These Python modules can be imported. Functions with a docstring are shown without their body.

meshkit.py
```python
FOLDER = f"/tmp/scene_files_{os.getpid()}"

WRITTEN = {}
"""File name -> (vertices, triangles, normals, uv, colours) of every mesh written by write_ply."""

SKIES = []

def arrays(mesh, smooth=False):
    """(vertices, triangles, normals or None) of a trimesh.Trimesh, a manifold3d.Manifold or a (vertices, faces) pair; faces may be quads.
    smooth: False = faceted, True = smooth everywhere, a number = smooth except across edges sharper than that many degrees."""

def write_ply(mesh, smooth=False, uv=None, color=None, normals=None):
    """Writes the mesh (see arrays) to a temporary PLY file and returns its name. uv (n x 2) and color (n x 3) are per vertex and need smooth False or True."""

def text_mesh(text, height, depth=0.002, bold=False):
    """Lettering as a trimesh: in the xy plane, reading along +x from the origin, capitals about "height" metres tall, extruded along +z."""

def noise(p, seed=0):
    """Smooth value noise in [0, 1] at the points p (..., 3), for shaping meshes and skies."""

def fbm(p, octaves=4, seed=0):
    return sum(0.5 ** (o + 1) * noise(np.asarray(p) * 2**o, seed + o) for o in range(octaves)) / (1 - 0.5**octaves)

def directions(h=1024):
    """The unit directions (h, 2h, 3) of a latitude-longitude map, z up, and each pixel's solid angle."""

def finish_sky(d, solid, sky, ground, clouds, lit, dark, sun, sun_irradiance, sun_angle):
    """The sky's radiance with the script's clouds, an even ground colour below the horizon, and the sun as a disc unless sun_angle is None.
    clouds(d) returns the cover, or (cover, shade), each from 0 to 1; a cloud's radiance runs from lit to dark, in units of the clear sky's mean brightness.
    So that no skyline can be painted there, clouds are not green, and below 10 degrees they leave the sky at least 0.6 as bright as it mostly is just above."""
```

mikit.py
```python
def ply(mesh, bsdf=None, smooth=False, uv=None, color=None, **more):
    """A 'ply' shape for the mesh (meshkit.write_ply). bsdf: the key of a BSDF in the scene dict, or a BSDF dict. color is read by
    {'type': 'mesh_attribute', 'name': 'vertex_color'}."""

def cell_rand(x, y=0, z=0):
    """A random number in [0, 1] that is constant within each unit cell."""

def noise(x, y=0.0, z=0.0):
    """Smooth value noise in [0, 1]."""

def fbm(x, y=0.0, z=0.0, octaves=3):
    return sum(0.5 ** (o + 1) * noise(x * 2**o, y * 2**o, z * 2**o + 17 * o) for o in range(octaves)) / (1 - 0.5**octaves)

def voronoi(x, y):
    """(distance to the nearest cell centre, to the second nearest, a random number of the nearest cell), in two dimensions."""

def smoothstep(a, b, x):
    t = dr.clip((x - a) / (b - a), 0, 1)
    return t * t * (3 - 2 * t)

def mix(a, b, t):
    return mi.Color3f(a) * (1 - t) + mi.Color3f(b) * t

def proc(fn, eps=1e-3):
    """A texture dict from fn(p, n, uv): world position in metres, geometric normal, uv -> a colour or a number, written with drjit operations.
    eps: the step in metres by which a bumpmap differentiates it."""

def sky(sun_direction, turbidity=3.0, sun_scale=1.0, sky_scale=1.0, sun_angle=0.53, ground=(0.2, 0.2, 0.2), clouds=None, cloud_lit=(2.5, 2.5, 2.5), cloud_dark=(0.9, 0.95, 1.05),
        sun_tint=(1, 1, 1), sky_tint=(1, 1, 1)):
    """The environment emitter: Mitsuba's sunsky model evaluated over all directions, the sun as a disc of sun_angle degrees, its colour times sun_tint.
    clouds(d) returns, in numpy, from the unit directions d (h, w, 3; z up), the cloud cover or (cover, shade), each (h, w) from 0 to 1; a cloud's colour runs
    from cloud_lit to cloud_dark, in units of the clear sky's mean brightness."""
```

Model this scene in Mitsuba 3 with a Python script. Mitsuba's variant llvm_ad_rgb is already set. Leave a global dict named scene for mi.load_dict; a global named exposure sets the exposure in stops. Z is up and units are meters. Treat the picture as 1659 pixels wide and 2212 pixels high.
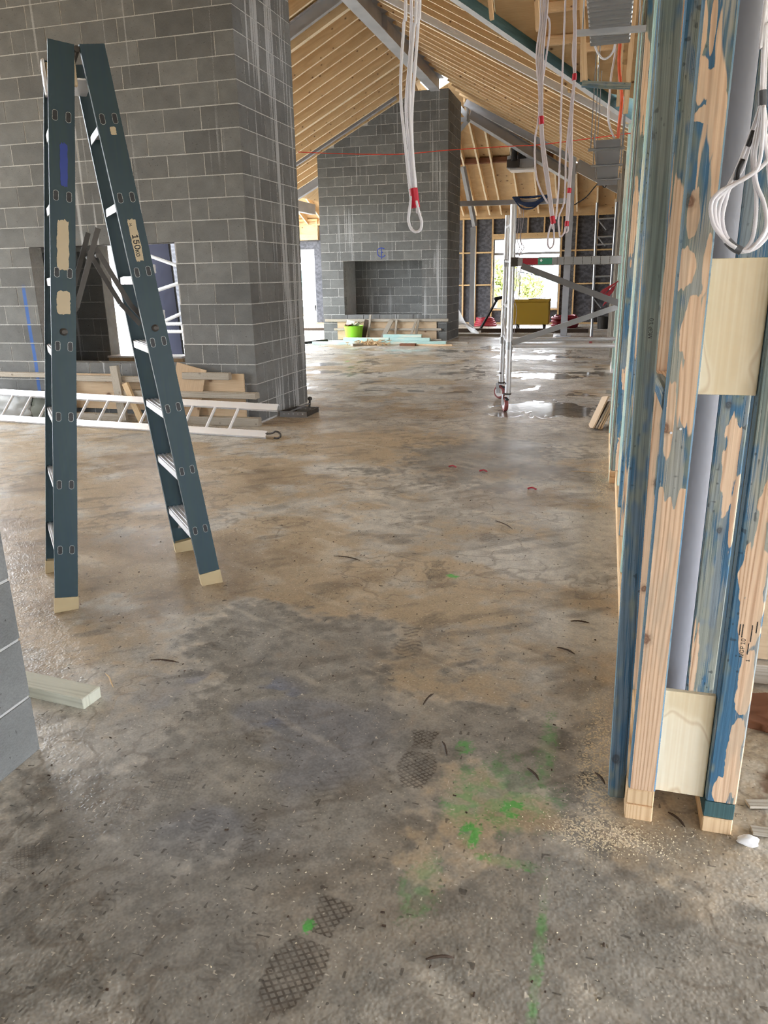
import math, random
import numpy as np
import trimesh
import drjit as dr
import mitsuba as mi
import mikit, meshkit
from mikit import noise, fbm, voronoi, smoothstep, mix, proc, cell_rand
from shapely.geometry import Polygon, Point
from shapely import affinity

scene, labels, used = {}, {}, {}
rng = random.Random(7)
ST4 = mi.ScalarTransform4f

# ------------------------------------------------------------------ camera, sky, exposure
FWD, DOWN = (-0.2670, 0.9160, -0.2990), (0.0660, -0.2920, -0.9540)
EYE = (0.0, 0.0, 1.45)
scene['camera'] = {'type': 'perspective', 'fov': math.degrees(2 * math.atan(829.5 / 1620.0)), 'fov_axis': 'x', 'near_clip': 0.05, 'far_clip': 3000.0,
                   'to_world': ST4().look_at(origin=EYE, target=[EYE[i] + FWD[i] for i in range(3)], up=[-d for d in DOWN])}


def cloud_cover(d):
    n = meshkit.fbm(d * np.array([3.0, 3.0, 6.0]), octaves=4, seed=3)
    return np.ones(d.shape[:2]) * 0.97, np.clip((n - 0.35) * 1.6, 0, 1)


scene['sky'] = mikit.sky((-0.75, -0.35, 0.62), turbidity=6.0, sun_scale=0.0, sky_scale=1.0, ground=(0.3, 0.29, 0.27), clouds=cloud_cover,
                         cloud_lit=(2.5, 2.66, 2.86), cloud_dark=(1.95, 2.07, 2.24))
exposure = 5.15


# ------------------------------------------------------------------ helpers
def C(r, g, b):
    f = lambda c: (c / 255 / 12.92) if c / 255 <= 0.04045 else ((c / 255 + 0.055) / 1.055) ** 2.4
    return (f(r), f(g), f(b))


def rgb(c):
    return {'type': 'rgb', 'value': list(c)}


def nm(base):
    n = used.get(base, 0)
    used[base] = n + 1
    return base if n == 0 else '%s_%03d' % (base, n)


def tag(key, label=None, cat=None, group=None, kind=None):
    d = {}
    if label: d['label'] = label
    if cat: d['category'] = cat
    if group: d['group'] = group
    if kind: d['kind'] = kind
    labels[key] = d
    return key


def thing(base, label, cat, group=None):
    return tag(nm(base), label, cat, group)


def put(key, m, mat, smooth=False):
    if isinstance(m, trimesh.Trimesh): m = (np.asarray(m.vertices), np.asarray(m.faces), None)
    v, f, uv = m
    if uv is not None and smooth is not True: smooth = False
    scene[key] = mikit.ply((v, f), mat, smooth, uv=uv)
    return key


def part(parent, base, m, mat, smooth=False, label=None, kind=None):
    k = put(nm(parent + '__' + base), m, mat, smooth)
    if label or kind: tag(k, label, kind=kind)
    return k


def obj(base, m, mat, label, cat, group=None, smooth=False, kind=None):
    k = put(nm(base), m, mat, smooth)
    return tag(k, label, cat, group, kind)


def struct(name, m, mat, label, smooth=False):
    put(name, m, mat, smooth)
    return tag(name, label, kind='structure')


def frame(P, Q, up=(0, 0, 1)):
    a = np.asarray(Q, float) - np.asarray(P, float)
    L = np.linalg.norm(a)
    a = a / L
    s = np.cross(np.asarray(up, float), a)
    if np.linalg.norm(s) < 1e-6: s = np.cross((0, 1.0, 0), a)
    s /= np.linalg.norm(s)
    return a, s, np.cross(a, s), L


FACES = [((0, -1), [0, 4, 6, 2]), ((0, 1), [1, 3, 7, 5]), ((1, -1), [0, 1, 5, 4]), ((1, 1), [2, 6, 7, 3]), ((2, -1), [0, 2, 3, 1]), ((2, 1), [4, 5, 7, 6])]
CUBE = np.array([[i & 1, (i >> 1) & 1, (i >> 2) & 1] for i in range(8)], float) - 0.5


def box(c, s, R=None, ch=0.0, uvr=None, ax=None, edge=None):
    """A box (chamfered by ch) with wood uv: u along its longest axis in metres, v across."""
    s = np.asarray(s, float)
    ax = int(np.argmax(s)) if ax is None else ax
    o1, o2 = [i for i in range(3) if i != ax]
    if ch <= 0:
        V, F, N = [], [], []
        for (a, sg), idx in FACES:
            k = len(V)
            V += [CUBE[i] * s for i in idx]
            F += [[k, k + 1, k + 2], [k, k + 2, k + 3]]
            N += [a] * 4
        V, F, N = np.array(V), np.array(F), np.array(N)
    else:
        pts = np.array([np.where(np.arange(3) == k, q * s, q * (s - 2 * ch)) for q in CUBE for k in range(3)])
        h = trimesh.convex.convex_hull(pts)
        V = np.asarray(h.triangles).reshape(-1, 3)
        F = np.arange(len(V)).reshape(-1, 3)
        N = np.repeat(np.argmax(np.abs(h.face_normals), axis=1), 3)
    r = uvr if uvr is not None else (rng.uniform(0, 60), rng.uniform(0, 60))
    u = np.where(N == ax, V[:, o1] * 1.0, V[:, ax]) + r[0]
    v = np.where(N == o1, V[:, o2], V[:, o1] + 0.37) + r[1]
    if edge is not None: v = v + 1000.0 * (N == edge)              # faces across this axis are marked for the material
    if R is not None: V = V @ np.asarray(R).T
    return (V + np.asarray(c, float), F, np.stack([u, v], 1))


def bx(x0, x1, y0, y1, z0, z1, ch=0.0, uvr=None, ax=None, edge=None):
    return box(((x0 + x1) / 2, (y0 + y1) / 2, (z0 + z1) / 2), (x1 - x0, y1 - y0, z1 - z0), None, ch, uvr, ax, edge)


def beam(P, Q, w, h, up=(0, 0, 1), ch=0.0, uvr=None, edge=None):
    """A board from P to Q, w wide across and h deep along up."""
    a, s, t, L = frame(P, Q, up)
    return box((np.asarray(P, float) + np.asarray(Q, float)) / 2, (L, w, h), np.stack([a, s, t], 1), ch, uvr, 0, edge)


def cat(*ms):
    V, F, U, k = [], [], [], 0
    for m in ms:
        if isinstance(m, trimesh.Trimesh): m = (np.asarray(m.vertices), np.asarray(m.faces), None)
        V.append(m[0]); F.append(np.asarray(m[1]) + k); k += len(m[0])
        U.append(m[2] if m[2] is not None else np.zeros((len(m[0]), 2)))
    U = np.vstack(U) if any(m[2] is not None for m in ms if not isinstance(m, trimesh.Trimesh)) else None
    return (np.vstack(V), np.vstack(F), U)


def spline(pts, n=6):
    p = np.asarray(pts, float)
    if len(p) < 3: return p
    q = np.vstack([2 * p[0] - p[1], p, 2 * p[-1] - p[-2]])
    out = []
    for i in range(1, len(q) - 2):
        for t in np.arange(n) / n:
            a, b, c, d = q[i - 1:i + 3]
            out.append(0.5 * (2 * b + (c - a) * t + (2 * a - 5 * b + 4 * c - d) * t * t + (3 * b - a - 3 * c + d) * t ** 3))
    return np.array(out + [p[-1]])


def tube(pts, r, sides=8, smooth_path=True, n=5, closed=False):
    p = spline(pts, n) if smooth_path else np.asarray(pts, float)
    m = len(p)
    t = np.gradient(p, axis=0)
    t /= np.linalg.norm(t, axis=1, keepdims=True) + 1e-12
    ref = np.array([0.13, 0.29, 0.95]) if abs(t[0][2]) < 0.8 else np.array([0.95, 0.29, 0.1])
    a = np.cross(t[0], ref); a /= np.linalg.norm(a)
    A = []
    for k in range(m):
        a = a - t[k] * (a @ t[k]); a /= np.linalg.norm(a) + 1e-12
        A.append(a.copy())
    A = np.array(A); B = np.cross(t, A)
    r = np.broadcast_to(np.asarray(r, float), (m,))
    th = np.arange(sides) * 2 * math.pi / sides
    V = p[:, None] + r[:, None, None] * (np.cos(th)[None, :, None] * A[:, None] + np.sin(th)[None, :, None] * B[:, None])
    V = V.reshape(-1, 3)
    F = []
    for i in range(m - 1):
        for j in range(sides):
            q = [i * sides + j, i * sides + (j + 1) % sides, (i + 1) * sides + (j + 1) % sides, (i + 1) * sides + j]
            F += [[q[0], q[1], q[2]], [q[0], q[2], q[3]]]
    for j in range(1, sides - 1):
        F += [[0, j + 1, j], [(m - 1) * sides, (m - 1) * sides + j, (m - 1) * sides + j + 1]]
    return (V, np.array(F), None)


def cyl(P, Q, r, sides=16):
    return tube([P, Q], r, sides, False)


def prism(poly, P, Q, up=(0, 0, 1)):
    """Extrudes a 2-D profile (x across, y along up) from P to Q."""
    a, s, t, L = frame(P, Q, up)
    m = trimesh.creation.extrude_polygon(poly if isinstance(poly, Polygon) else Polygon(poly), L, engine='earcut')
    v = np.asarray(m.vertices)
    return (np.asarray(P, float) + v[:, :1] * s + v[:, 1:2] * t + v[:, 2:3] * a, np.asarray(m.faces)[:, ::-1] if np.dot(np.cross(s, t), a) < 0 else np.asarray(m.faces), None)


def lathe(profile, at, n=32, R=None):
    m = trimesh.creation.revolve(np.asarray(profile, float), sections=n)
    v = np.asarray(m.vertices)
    if R is not None: v = v @ np.asarray(R).T
    return (v + np.asarray(at, float), np.asarray(m.faces), None)


def channel(w, h, t):
    """C section: web on the left (x=0), w wide flanges, h high, centred on y."""
    return Polygon([(0, -h / 2), (w, -h / 2), (w, -h / 2 + t), (t, -h / 2 + t), (t, h / 2 - t), (w, h / 2 - t), (w, h / 2), (0, h / 2)])


def ibeam(w, h, tf, tw):
    return Polygon([(-w / 2, 0), (w / 2, 0), (w / 2, tf), (tw / 2, tf), (tw / 2, h - tf), (w / 2, h - tf), (w / 2, h), (-w / 2, h), (-w / 2, h - tf), (-tw / 2, h - tf), (-tw / 2, tf), (-w / 2, tf)])


def quad(a, b, c, d, th):
    """A slab of thickness th: the quad a b c d is its lower face (seen from below), pushed along its upward normal."""
    P = np.array([a, b, c, d], float)
    n = np.cross(P[1] - P[0], P[2] - P[0]); n /= np.linalg.norm(n)
    if n[2] < 0: P, n = P[::-1], -n
    V = np.vstack([P, P + n * th])
    F = [[0, 2, 1], [0, 3, 2], [4, 5, 6], [4, 6, 7]]
    for i in range(4):
        j = (i + 1) % 4
        F += [[i, j, j + 4], [i, j + 4, i + 4]]
    e = (P[1] - P[0]) / np.linalg.norm(P[1] - P[0])
    g = np.cross(n, e)
    uv = np.stack([(V - P[0]) @ e + rng.uniform(0, 40), (V - P[0]) @ g + rng.uniform(0, 40)], 1)
    return (V[np.array(F).ravel()], np.arange(3 * len(F)).reshape(-1, 3), uv[np.array(F).ravel()])


# ------------------------------------------------------------------ materials
def M(key, d, two=True):
    scene[key] = {'type': 'twosided', 'bsdf': d} if two else d
    return key


def plain(key, col, rough=0.6, metal=0.0, spec=0.5):
    return M(key, {'type': 'principled', 'base_color': rgb(col), 'roughness': rough, 'metallic': metal, 'specular': spec})


def tex(key, fn, rough=0.7, metal=0.0, bump=None, amp=0.0, spec=0.4, eps=1e-3):
    d = {'type': 'principled', 'base_color': proc(fn), 'roughness': rough if not callable(rough) else proc(rough), 'metallic': metal, 'specular': spec}
    if bump is not None: d = {'type': 'bumpmap', 'arbitrary': proc(bump, eps), 'scale': amp, 'bsdf': d}
    return M(key, d)


def grain(u, v):
    w = fbm(u * 0.55, v * 9.0, 2.0, 3)
    ring = dr.sin((v * 62.0 + w * 9.0 + 0.5 * noise(u * 2.5, v * 40.0)) * 6.2832) * 0.5 + 0.5
    fine = noise(u * 14.0, v * 420.0, 9.0)
    return dr.clip(0.62 * ring * ring * ring * (0.5 + noise(u * 0.9, v * 25.0, 4.0)) + 0.30 * fine, 0, 1)


def knots(u, v, len_=0.50, wid=0.085, size=0.013):
    """Round knots, one cell of len_ x wid metres at a time: (mask, distance from the centre in knot radii)."""
    cu, cv = dr.floor(u / len_), dr.floor(v / wid)
    cx = (cu + 0.2 + 0.6 * cell_rand(cu, cv, 1)) * len_
    cy = (cv + 0.25 + 0.5 * cell_rand(cu, cv, 2)) * wid
    r = size * (0.55 + 0.75 * cell_rand(cu, cv, 4))
    d = dr.sqrt(dr.square((u - cx) * 0.75) + dr.square(v - cy)) / r + 0.35 * (noise(u * 160.0, v * 160.0) - 0.5)
    on = dr.select(cell_rand(cu, cv, 3) > 0.55, 1.0, 0.0)
    ring = 0.75 + 0.25 * dr.sin(d * 14.0)
    return (smoothstep(1.05, 0.75, d) * ring + 0.30 * smoothstep(1.9, 1.0, d)) * on, d


def wood(light, dark, knot=(0.16, 0.07, 0.03), kn=0.8, var=0.25):
    def fn(p, n, uv):
        u, v = uv.x, uv.y
        g = grain(u, v)
        c = mix(light, dark, g * 0.75)
        c = c * (1 - var / 2 + var * noise(u * 0.35, dr.floor(v) * 3.7, 3.0))
        k, _ = knots(u, v)
        return mix(c, knot, dr.clip(k * kn, 0, 1))
    return fn


tex('mat_pine', wood(C(222, 194, 156), C(188, 152, 110)))


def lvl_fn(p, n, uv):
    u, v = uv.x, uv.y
    edge = v > 500.0                                             # edge faces get a paler colour with fine lines
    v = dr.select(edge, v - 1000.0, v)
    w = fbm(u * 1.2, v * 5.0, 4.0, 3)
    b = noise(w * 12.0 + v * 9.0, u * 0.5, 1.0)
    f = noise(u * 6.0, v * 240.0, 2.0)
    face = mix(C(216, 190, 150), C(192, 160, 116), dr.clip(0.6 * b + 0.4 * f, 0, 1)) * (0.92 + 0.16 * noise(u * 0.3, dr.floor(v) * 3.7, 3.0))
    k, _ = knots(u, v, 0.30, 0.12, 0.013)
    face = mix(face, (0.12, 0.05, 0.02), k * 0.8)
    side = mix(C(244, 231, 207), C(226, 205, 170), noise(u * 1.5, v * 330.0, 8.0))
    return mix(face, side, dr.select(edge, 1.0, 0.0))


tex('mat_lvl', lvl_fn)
tex('mat_old_timber', wood(C(168, 160, 146), C(120, 110, 96), (0.12, 0.09, 0.06), 0.6))


def ply_fn(light, dark, kn):
    def fn(p, n, uv):
        u, v = uv.x, uv.y
        w = fbm(u * 1.3, v * 1.9, 4.0, 3)
        b = noise(w * 13.0 + v * 3.0, u * 0.4, 1.0)
        f = noise(u * 7.0, v * 230.0, 2.0)
        c = mix(light, dark, dr.clip(0.6 * b + 0.35 * f, 0, 1))
        k, _ = knots(u, v, 0.38, 0.26, 0.020)
        return mix(c, (0.13, 0.055, 0.02), k * kn)
    return fn


tex('mat_roof_ply', ply_fn(C(210, 184, 144), C(182, 150, 108), 0.85))
tex('mat_form_ply', ply_fn(C(200, 178, 148), C(170, 144, 114), 0.8))


def pale_fn(p, n, uv):
    u, v = uv.x, uv.y
    w = fbm(u * 4.0 + 2.0 * noise(v * 6, u * 2.0), v * 9.0, 4.0, 3)
    b = smoothstep(0.50, 0.62, w) * 0.6 + 0.4 * noise(u * 6.0, v * 260.0)
    line = smoothstep(0.03, 0.0, dr.abs(w - 0.52)) * 0.45
    return mix(mix(C(240, 229, 203), C(222, 203, 166), b), C(196, 168, 124), line)


tex('mat_pale_ply', pale_fn, 0.55)


def dot(x, y, cx, cy, rx, ry):
    return dr.sqrt(dr.square((x - cx) / rx) + dr.square((y - cy) / ry))


def blue_fn(bias, zbias=None, grey=0.5, patches=()):
    def fn(p, n, uv):
        u, v = uv.x, uv.y
        edge = v > 500.0                                         # narrow faces keep their dye
        v = dr.select(edge, v - 1000.0, v)
        g = grain(u, v)
        jag = (noise(u * 6.0, v * 190.0, 3.0) - 0.5) * 0.10 + (noise(u * 24.0, v * 70.0, 4.0) - 0.5) * 0.06
        pt = fbm(u * 1.7, v * 15.0, 11.0, 3) + jag
        th = bias if zbias is None else bias + zbias(p)
        raw = smoothstep(th - 0.014, th + 0.014, pt)
        if patches:                                              # where the dye has flaked off: (x, z, half width, half height)
            q = mi.Float(9.0)
            for cx, cz, rx, rz in patches: q = dr.minimum(q, dot(p.x, p.z, cx, cz, rx, rz))
            raw = dr.maximum(raw, smoothstep(1.04, 0.96, q + jag * 3.2 + (fbm(p.x * 60.0, p.z * 24.0, 5.0, 3) - 0.5) * 0.7))
        raw = dr.select(edge, 0.0, raw)
        tone = fbm(u * 2.6, v * 26.0, 21.0, 3)
        fibre = noise(u * 10.0, v * 520.0, 6.0)
        scratch = noise(u * 5.0, v * 800.0, 14.0)
        c = mix(C(60, 100, 128), C(112, 124, 118), smoothstep(0.36, 0.60, tone + 0.30 * (noise(u * 34.0, v * 90.0, 5.0) - 0.5)))
        worn = smoothstep(0.49 - 0.07 * grey, 0.62, fbm(u * 3.4, v * 34.0, 8.0, 3) + (fibre - 0.5) * 0.26)
        c = mix(c, C(164, 160, 146), worn * 0.75 * grey * dr.select(edge, 0.3, 1.0))
        c = c * (0.76 + 0.34 * (1 - g) + 0.24 * (fibre - 0.5) + 0.22 * (scratch - 0.5))
        c = mix(c, C(36, 44, 48), smoothstep(0.80, 0.92, noise(u * 70.0, v * 120.0, 15.0)) * smoothstep(0.5, 0.62, fbm(u * 4.0, v * 30.0, 18.0, 2)) * 0.6)
        c = mix(c, C(120, 160, 190), dr.select(edge, 0.35, 0.0))
        k, d = knots(u, v)
        k = dr.clip(k, 0, 1)
        rw = mix(C(222, 193, 162), C(172, 130, 98), g * 0.9) * (0.92 + 0.12 * fibre + 0.06 * (scratch - 0.5))
        rw = mix(rw, C(176, 160, 140), smoothstep(0.5, 0.66, fbm(u * 5.0, v * 30.0, 27.0, 3)) * 0.45 * grey)
        rw = mix(rw, (0.15, 0.065, 0.035), k * 0.85)
        c = mix(c, (0.04, 0.035, 0.035), k * 0.7)
        return mix(c, rw, raw)
    return fn


tex('mat_blue_timber', blue_fn(0.70), 0.65)
tex('mat_blue_raw', blue_fn(0.54), 0.65)
tex('mat_blue_full', blue_fn(0.9, grey=0.3), 0.65)
tex('mat_right_stud', blue_fn(0.72, grey=0.9, patches=[(.385, .848, .012, .09), (.380, .753, .030, .075), (.390, .644, .026, .10), (.398, .468, .020, .09), (.396, .388, .014, .02), (.397, .31, .016, .05), (.396, .208, .020, .10), (.380, .134, .022, .045), (.392, .93, .020, .05)]), 0.65)
tex('mat_back_stud', blue_fn(0.75, grey=0.6, patches=[(.384, .907, .022, .15), (.412, .765, .012, .14), (.350, .25, .010, .12)]), 0.65)
tex('mat_far_stud', blue_fn(0.66, patches=[(.135, 1.76, .020, .24), (.165, .746, .030, .09), (.165, .18, .034, .14)]), 0.65)
tex('mat_teal_timber', lambda p, n, uv: mix(C(40, 74, 82), C(74, 104, 104), fbm(uv.x * 4.0, uv.y * 14.0, 3.0, 3)) * (0.8 + 0.35 * noise(uv.x * 9.0, uv.y * 380.0)), 0.65)
# the end stud has lost its dye below about breast height and in scattered patches above
tex('mat_end_stud', blue_fn(0.50, lambda p: dr.select(p.z + 0.10 * noise(p.x * 90.0, p.z * 12.0) > 1.0, 0.19, -0.30), 1.0, [(.169, 1.76, .021, .019), (.166, 1.566, .012, .045), (.163, 1.457, .022, .040), (.151, 1.919, .008, .05), (.156, 1.82, .011, .05), (.204, 1.70, .012, .13), (.184, 1.813, .024, .032), (.170, 1.925, .006, .05), (.186, 1.33, .020, .07), (.205, 1.46, .008, .06), (.192, 1.20, .014, .08), (.160, 1.12, .009, .09)]), 0.65)


def mint_fn(p, n, uv):
    g = grain(uv.x, uv.y)
    t = fbm(uv.x * 2.0, uv.y * 18.0, 2.0, 3)
    return mix(mix(C(176, 205, 198), C(150, 186, 182), g), C(206, 208, 190), smoothstep(0.5, 0.66, t))


tex('mat_mint_timber', mint_fn, 0.65)


def block_fn(p, n, uv):
    h = p.x + p.y
    z = p.z
    side = dr.abs(n.x) > 0.5
    near = p.y < 10.0
    grit = noise(p.x * 240.0, p.y * 240.0, p.z * 240.0)
    mid = fbm(p.x * 9.0, p.y * 9.0, p.z * 9.0, 3)
    c = mix(C(98, 99, 98), C(124, 125, 123), uv.x) * (0.70 + 0.38 * mid + 0.24 * (grit - 0.4))
    c = mix(c, (0.045, 0.043, 0.04), smoothstep(0.90, 0.97, noise(p.x * 75.0, p.y * 75.0, p.z * 75.0)) * 0.8)
    # cement runs washed down the faces
    zone = dr.select(side, dr.select(near, 0.30 + 0.30 * smoothstep(7.3, 7.9, p.y), 0.1), dr.select(near, 0.19, dr.select((p.x > -4.02) & (p.y < 17.45), 0.50, 0.08)))
    st = noise(h * 19.0, z * 0.5, 7.0) * 0.55 + noise(h * 52.0, z * 1.1, 3.0) * 0.45
    pat = fbm(h * 2.2, z * 0.8, 9.0, 2)
    run = smoothstep(0.76 - 0.30 * zone, 0.95 - 0.30 * zone, st + (pat - 0.5) * 0.45 + (grit - 0.5) * 0.08)
    c = mix(c, C(188, 190, 191), run * dr.select(zone > 0.15, 0.60, 0.45))
    # blue set-out line sprayed on the hearth wall
    lx = p.x + 6.10 + 0.02 * noise(z * 3.0)
    line = smoothstep(0.032, 0.012, dr.abs(lx)) * smoothstep(1.46, 1.36, z) * dr.select(near & (p.y < 7.2) & ~side, 1.0, 0.0)
    return mix(c, C(50, 98, 170), line * (0.55 + 0.45 * grit))


def block_bump(p, n, uv):
    return noise(p.x * 190.0, p.y * 190.0, p.z * 190.0) * 0.6 + noise(p.x * 60.0, p.y * 60.0, p.z * 60.0) * 0.4


tex('mat_block', block_fn, 0.9, bump=block_bump, amp=0.0016)


def mortar_fn(p, n, uv):
    m = fbm(p.x * 14.0, p.y * 14.0, p.z * 14.0, 3)
    return mix(C(158, 158, 156), C(186, 186, 183), m)


tex('mat_mortar', mortar_fn, 0.95)


PUDDLES = [(-0.55, 8.55, 0.52, 0.50), (-0.95, 8.15, 0.25, 0.16), (-0.90, 11.5, 0.62, 0.34), (-0.35, 11.9, 0.30, 0.16), (-1.15, 14.2, 0.9, 0.22), (-4.75, 12.6, 0.35, 0.25), (-4.35, 11.45, 0.45, 0.15), (-3.6, 15.2, 1.2, 0.25)]


def wet(p):
    x, y = p.x, p.y
    e = (fbm(x * 5.0, y * 3.0, 2.0, 3) - 0.5) * 1.0 + (noise(x * 26.0, y * 18.0) - 0.5) * 0.5
    m = mi.Float(9.0)
    for cx, cy, rx, ry in PUDDLES: m = dr.minimum(m, dot(x, y, cx, cy, rx, ry))
    w = smoothstep(1.05, 0.90, m + e)
    far = smoothstep(0.66, 0.70, noise(x * 3.4, y * 2.6, 4.0) * 0.6 + noise(x * 11.0, y * 8.0, 6.0) * 0.4) * dr.select((y > 9.6) & (y < 17.0), 0.9, 0.0)
    return dr.maximum(w, far)


# boot prints: (x, y, heading in degrees, length, strength, tread)
PRINTS = [(-0.475, 1.975, 275, 0.31, 0.95, 0), (-0.695, 2.73, 280, 0.29, 0.75, 1), (-0.75, 3.53, 280, 0.29, 0.75, 0), (-0.555, 1.215, 262, 0.33, 0.95, 0), (-0.985, 1.505, 100, 0.17, 0.55, 1),
          (-0.84, 1.535, 100, 0.16, 0.5, 1), (-1.095, 1.20, 70, 0.2, 0.4, 1), (-1.385, 1.27, 80, 0.2, 0.5, 0), (-1.11, 4.28, 280, 0.30, 0.6, 1), (-1.49, 5.79, 285, 0.30, 0.6, 1), (-1.55, 6.6, 285, 0.3, 0.55, 1), (-0.705, 1.17, 70, 0.22, 0.45, 1),
          (-1.31, 1.98, 70, 0.3, 0.3, 0), (-1.45, 2.57, 60, 0.28, 0.35, 1), (-0.93, 3.0, 70, 0.28, 0.3, 1), (-1.05, 3.3, 40, 0.28, 0.3, 1), (-0.62, 2.95, 120, 0.26, 0.3, 1), (-0.98, 2.05, 65, 0.29, 0.4, 1), (-0.70, 1.72, 85, 0.28, 0.35, 1), (-1.18, 1.62, 55, 0.28, 0.4, 0), (-0.30, 1.12, 110, 0.28, 0.3, 1), (-1.22, 3.05, 50, 0.28, 0.4, 0), (-0.42, 2.62, 95, 0.28, 0.35, 1), (-0.92, 4.6, 275, 0.3, 0.45, 1), (-0.55, 4.05, 110, 0.28, 0.4, 1), (-1.0, 5.2, 280, 0.3, 0.45, 0)]


def prints(p):
    out = mi.Float(0.0)
    for cx, cy, a, L, s, k in PRINTS:
        ca, sa = math.cos(math.radians(a)), math.sin(math.radians(a))
        dx, dy = p.x - cx, p.y - cy
        u, v = (dx * ca + dy * sa) / L, (-dx * sa + dy * ca) / L
        half = 0.165 + 0.05 * dr.sin(u * 8.0 + 0.4)
        sole = smoothstep(0.5, 0.46, dr.abs(u)) * smoothstep(half, half - 0.03, dr.abs(v)) * dr.select(dr.abs(u + 0.12) < 0.035, 0.0, 1.0)
        if k == 0:
            t = dr.maximum(dr.abs(dr.sin((u + 0.8 * v) * 54.0)), dr.abs(dr.sin((u - 0.8 * v) * 54.0)))
            t = smoothstep(0.78, 0.95, t)
        else:
            t = smoothstep(0.2, 0.6, dr.sin(u * 62.0 + 3.0 * dr.sin(v * 18.0)))
        out = dr.maximum(out, sole * (0.30 + 0.70 * t) * s * (0.45 + 0.75 * noise(p.x * 60.0, p.y * 60.0)))
    return dr.clip(out, 0, 1)


GREEN = [(-0.577, 1.28, 0.017, 0.024, 2.0), (-0.16, 1.81, 0.035, 0.045, 0.75), (-0.26, 1.68, 0.028, 0.06, 0.75), (-0.17, 1.60, 0.09, 0.02, 0.5), (-0.09, 2.07, 0.03, 0.24, 0.32), (-0.34, 2.07, 0.03, 0.04, 0.5), (-0.05, 1.30, 0.014, 0.26, 0.34),
         (-0.66, 3.47, 0.03, 0.03, 0.9), (-0.20, 1.88, 0.15, 0.16, 0.28), (-0.30, 1.80, 0.06, 0.10, 0.35), (-0.35, 1.45, 0.05, 0.12, 0.2)]


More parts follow.
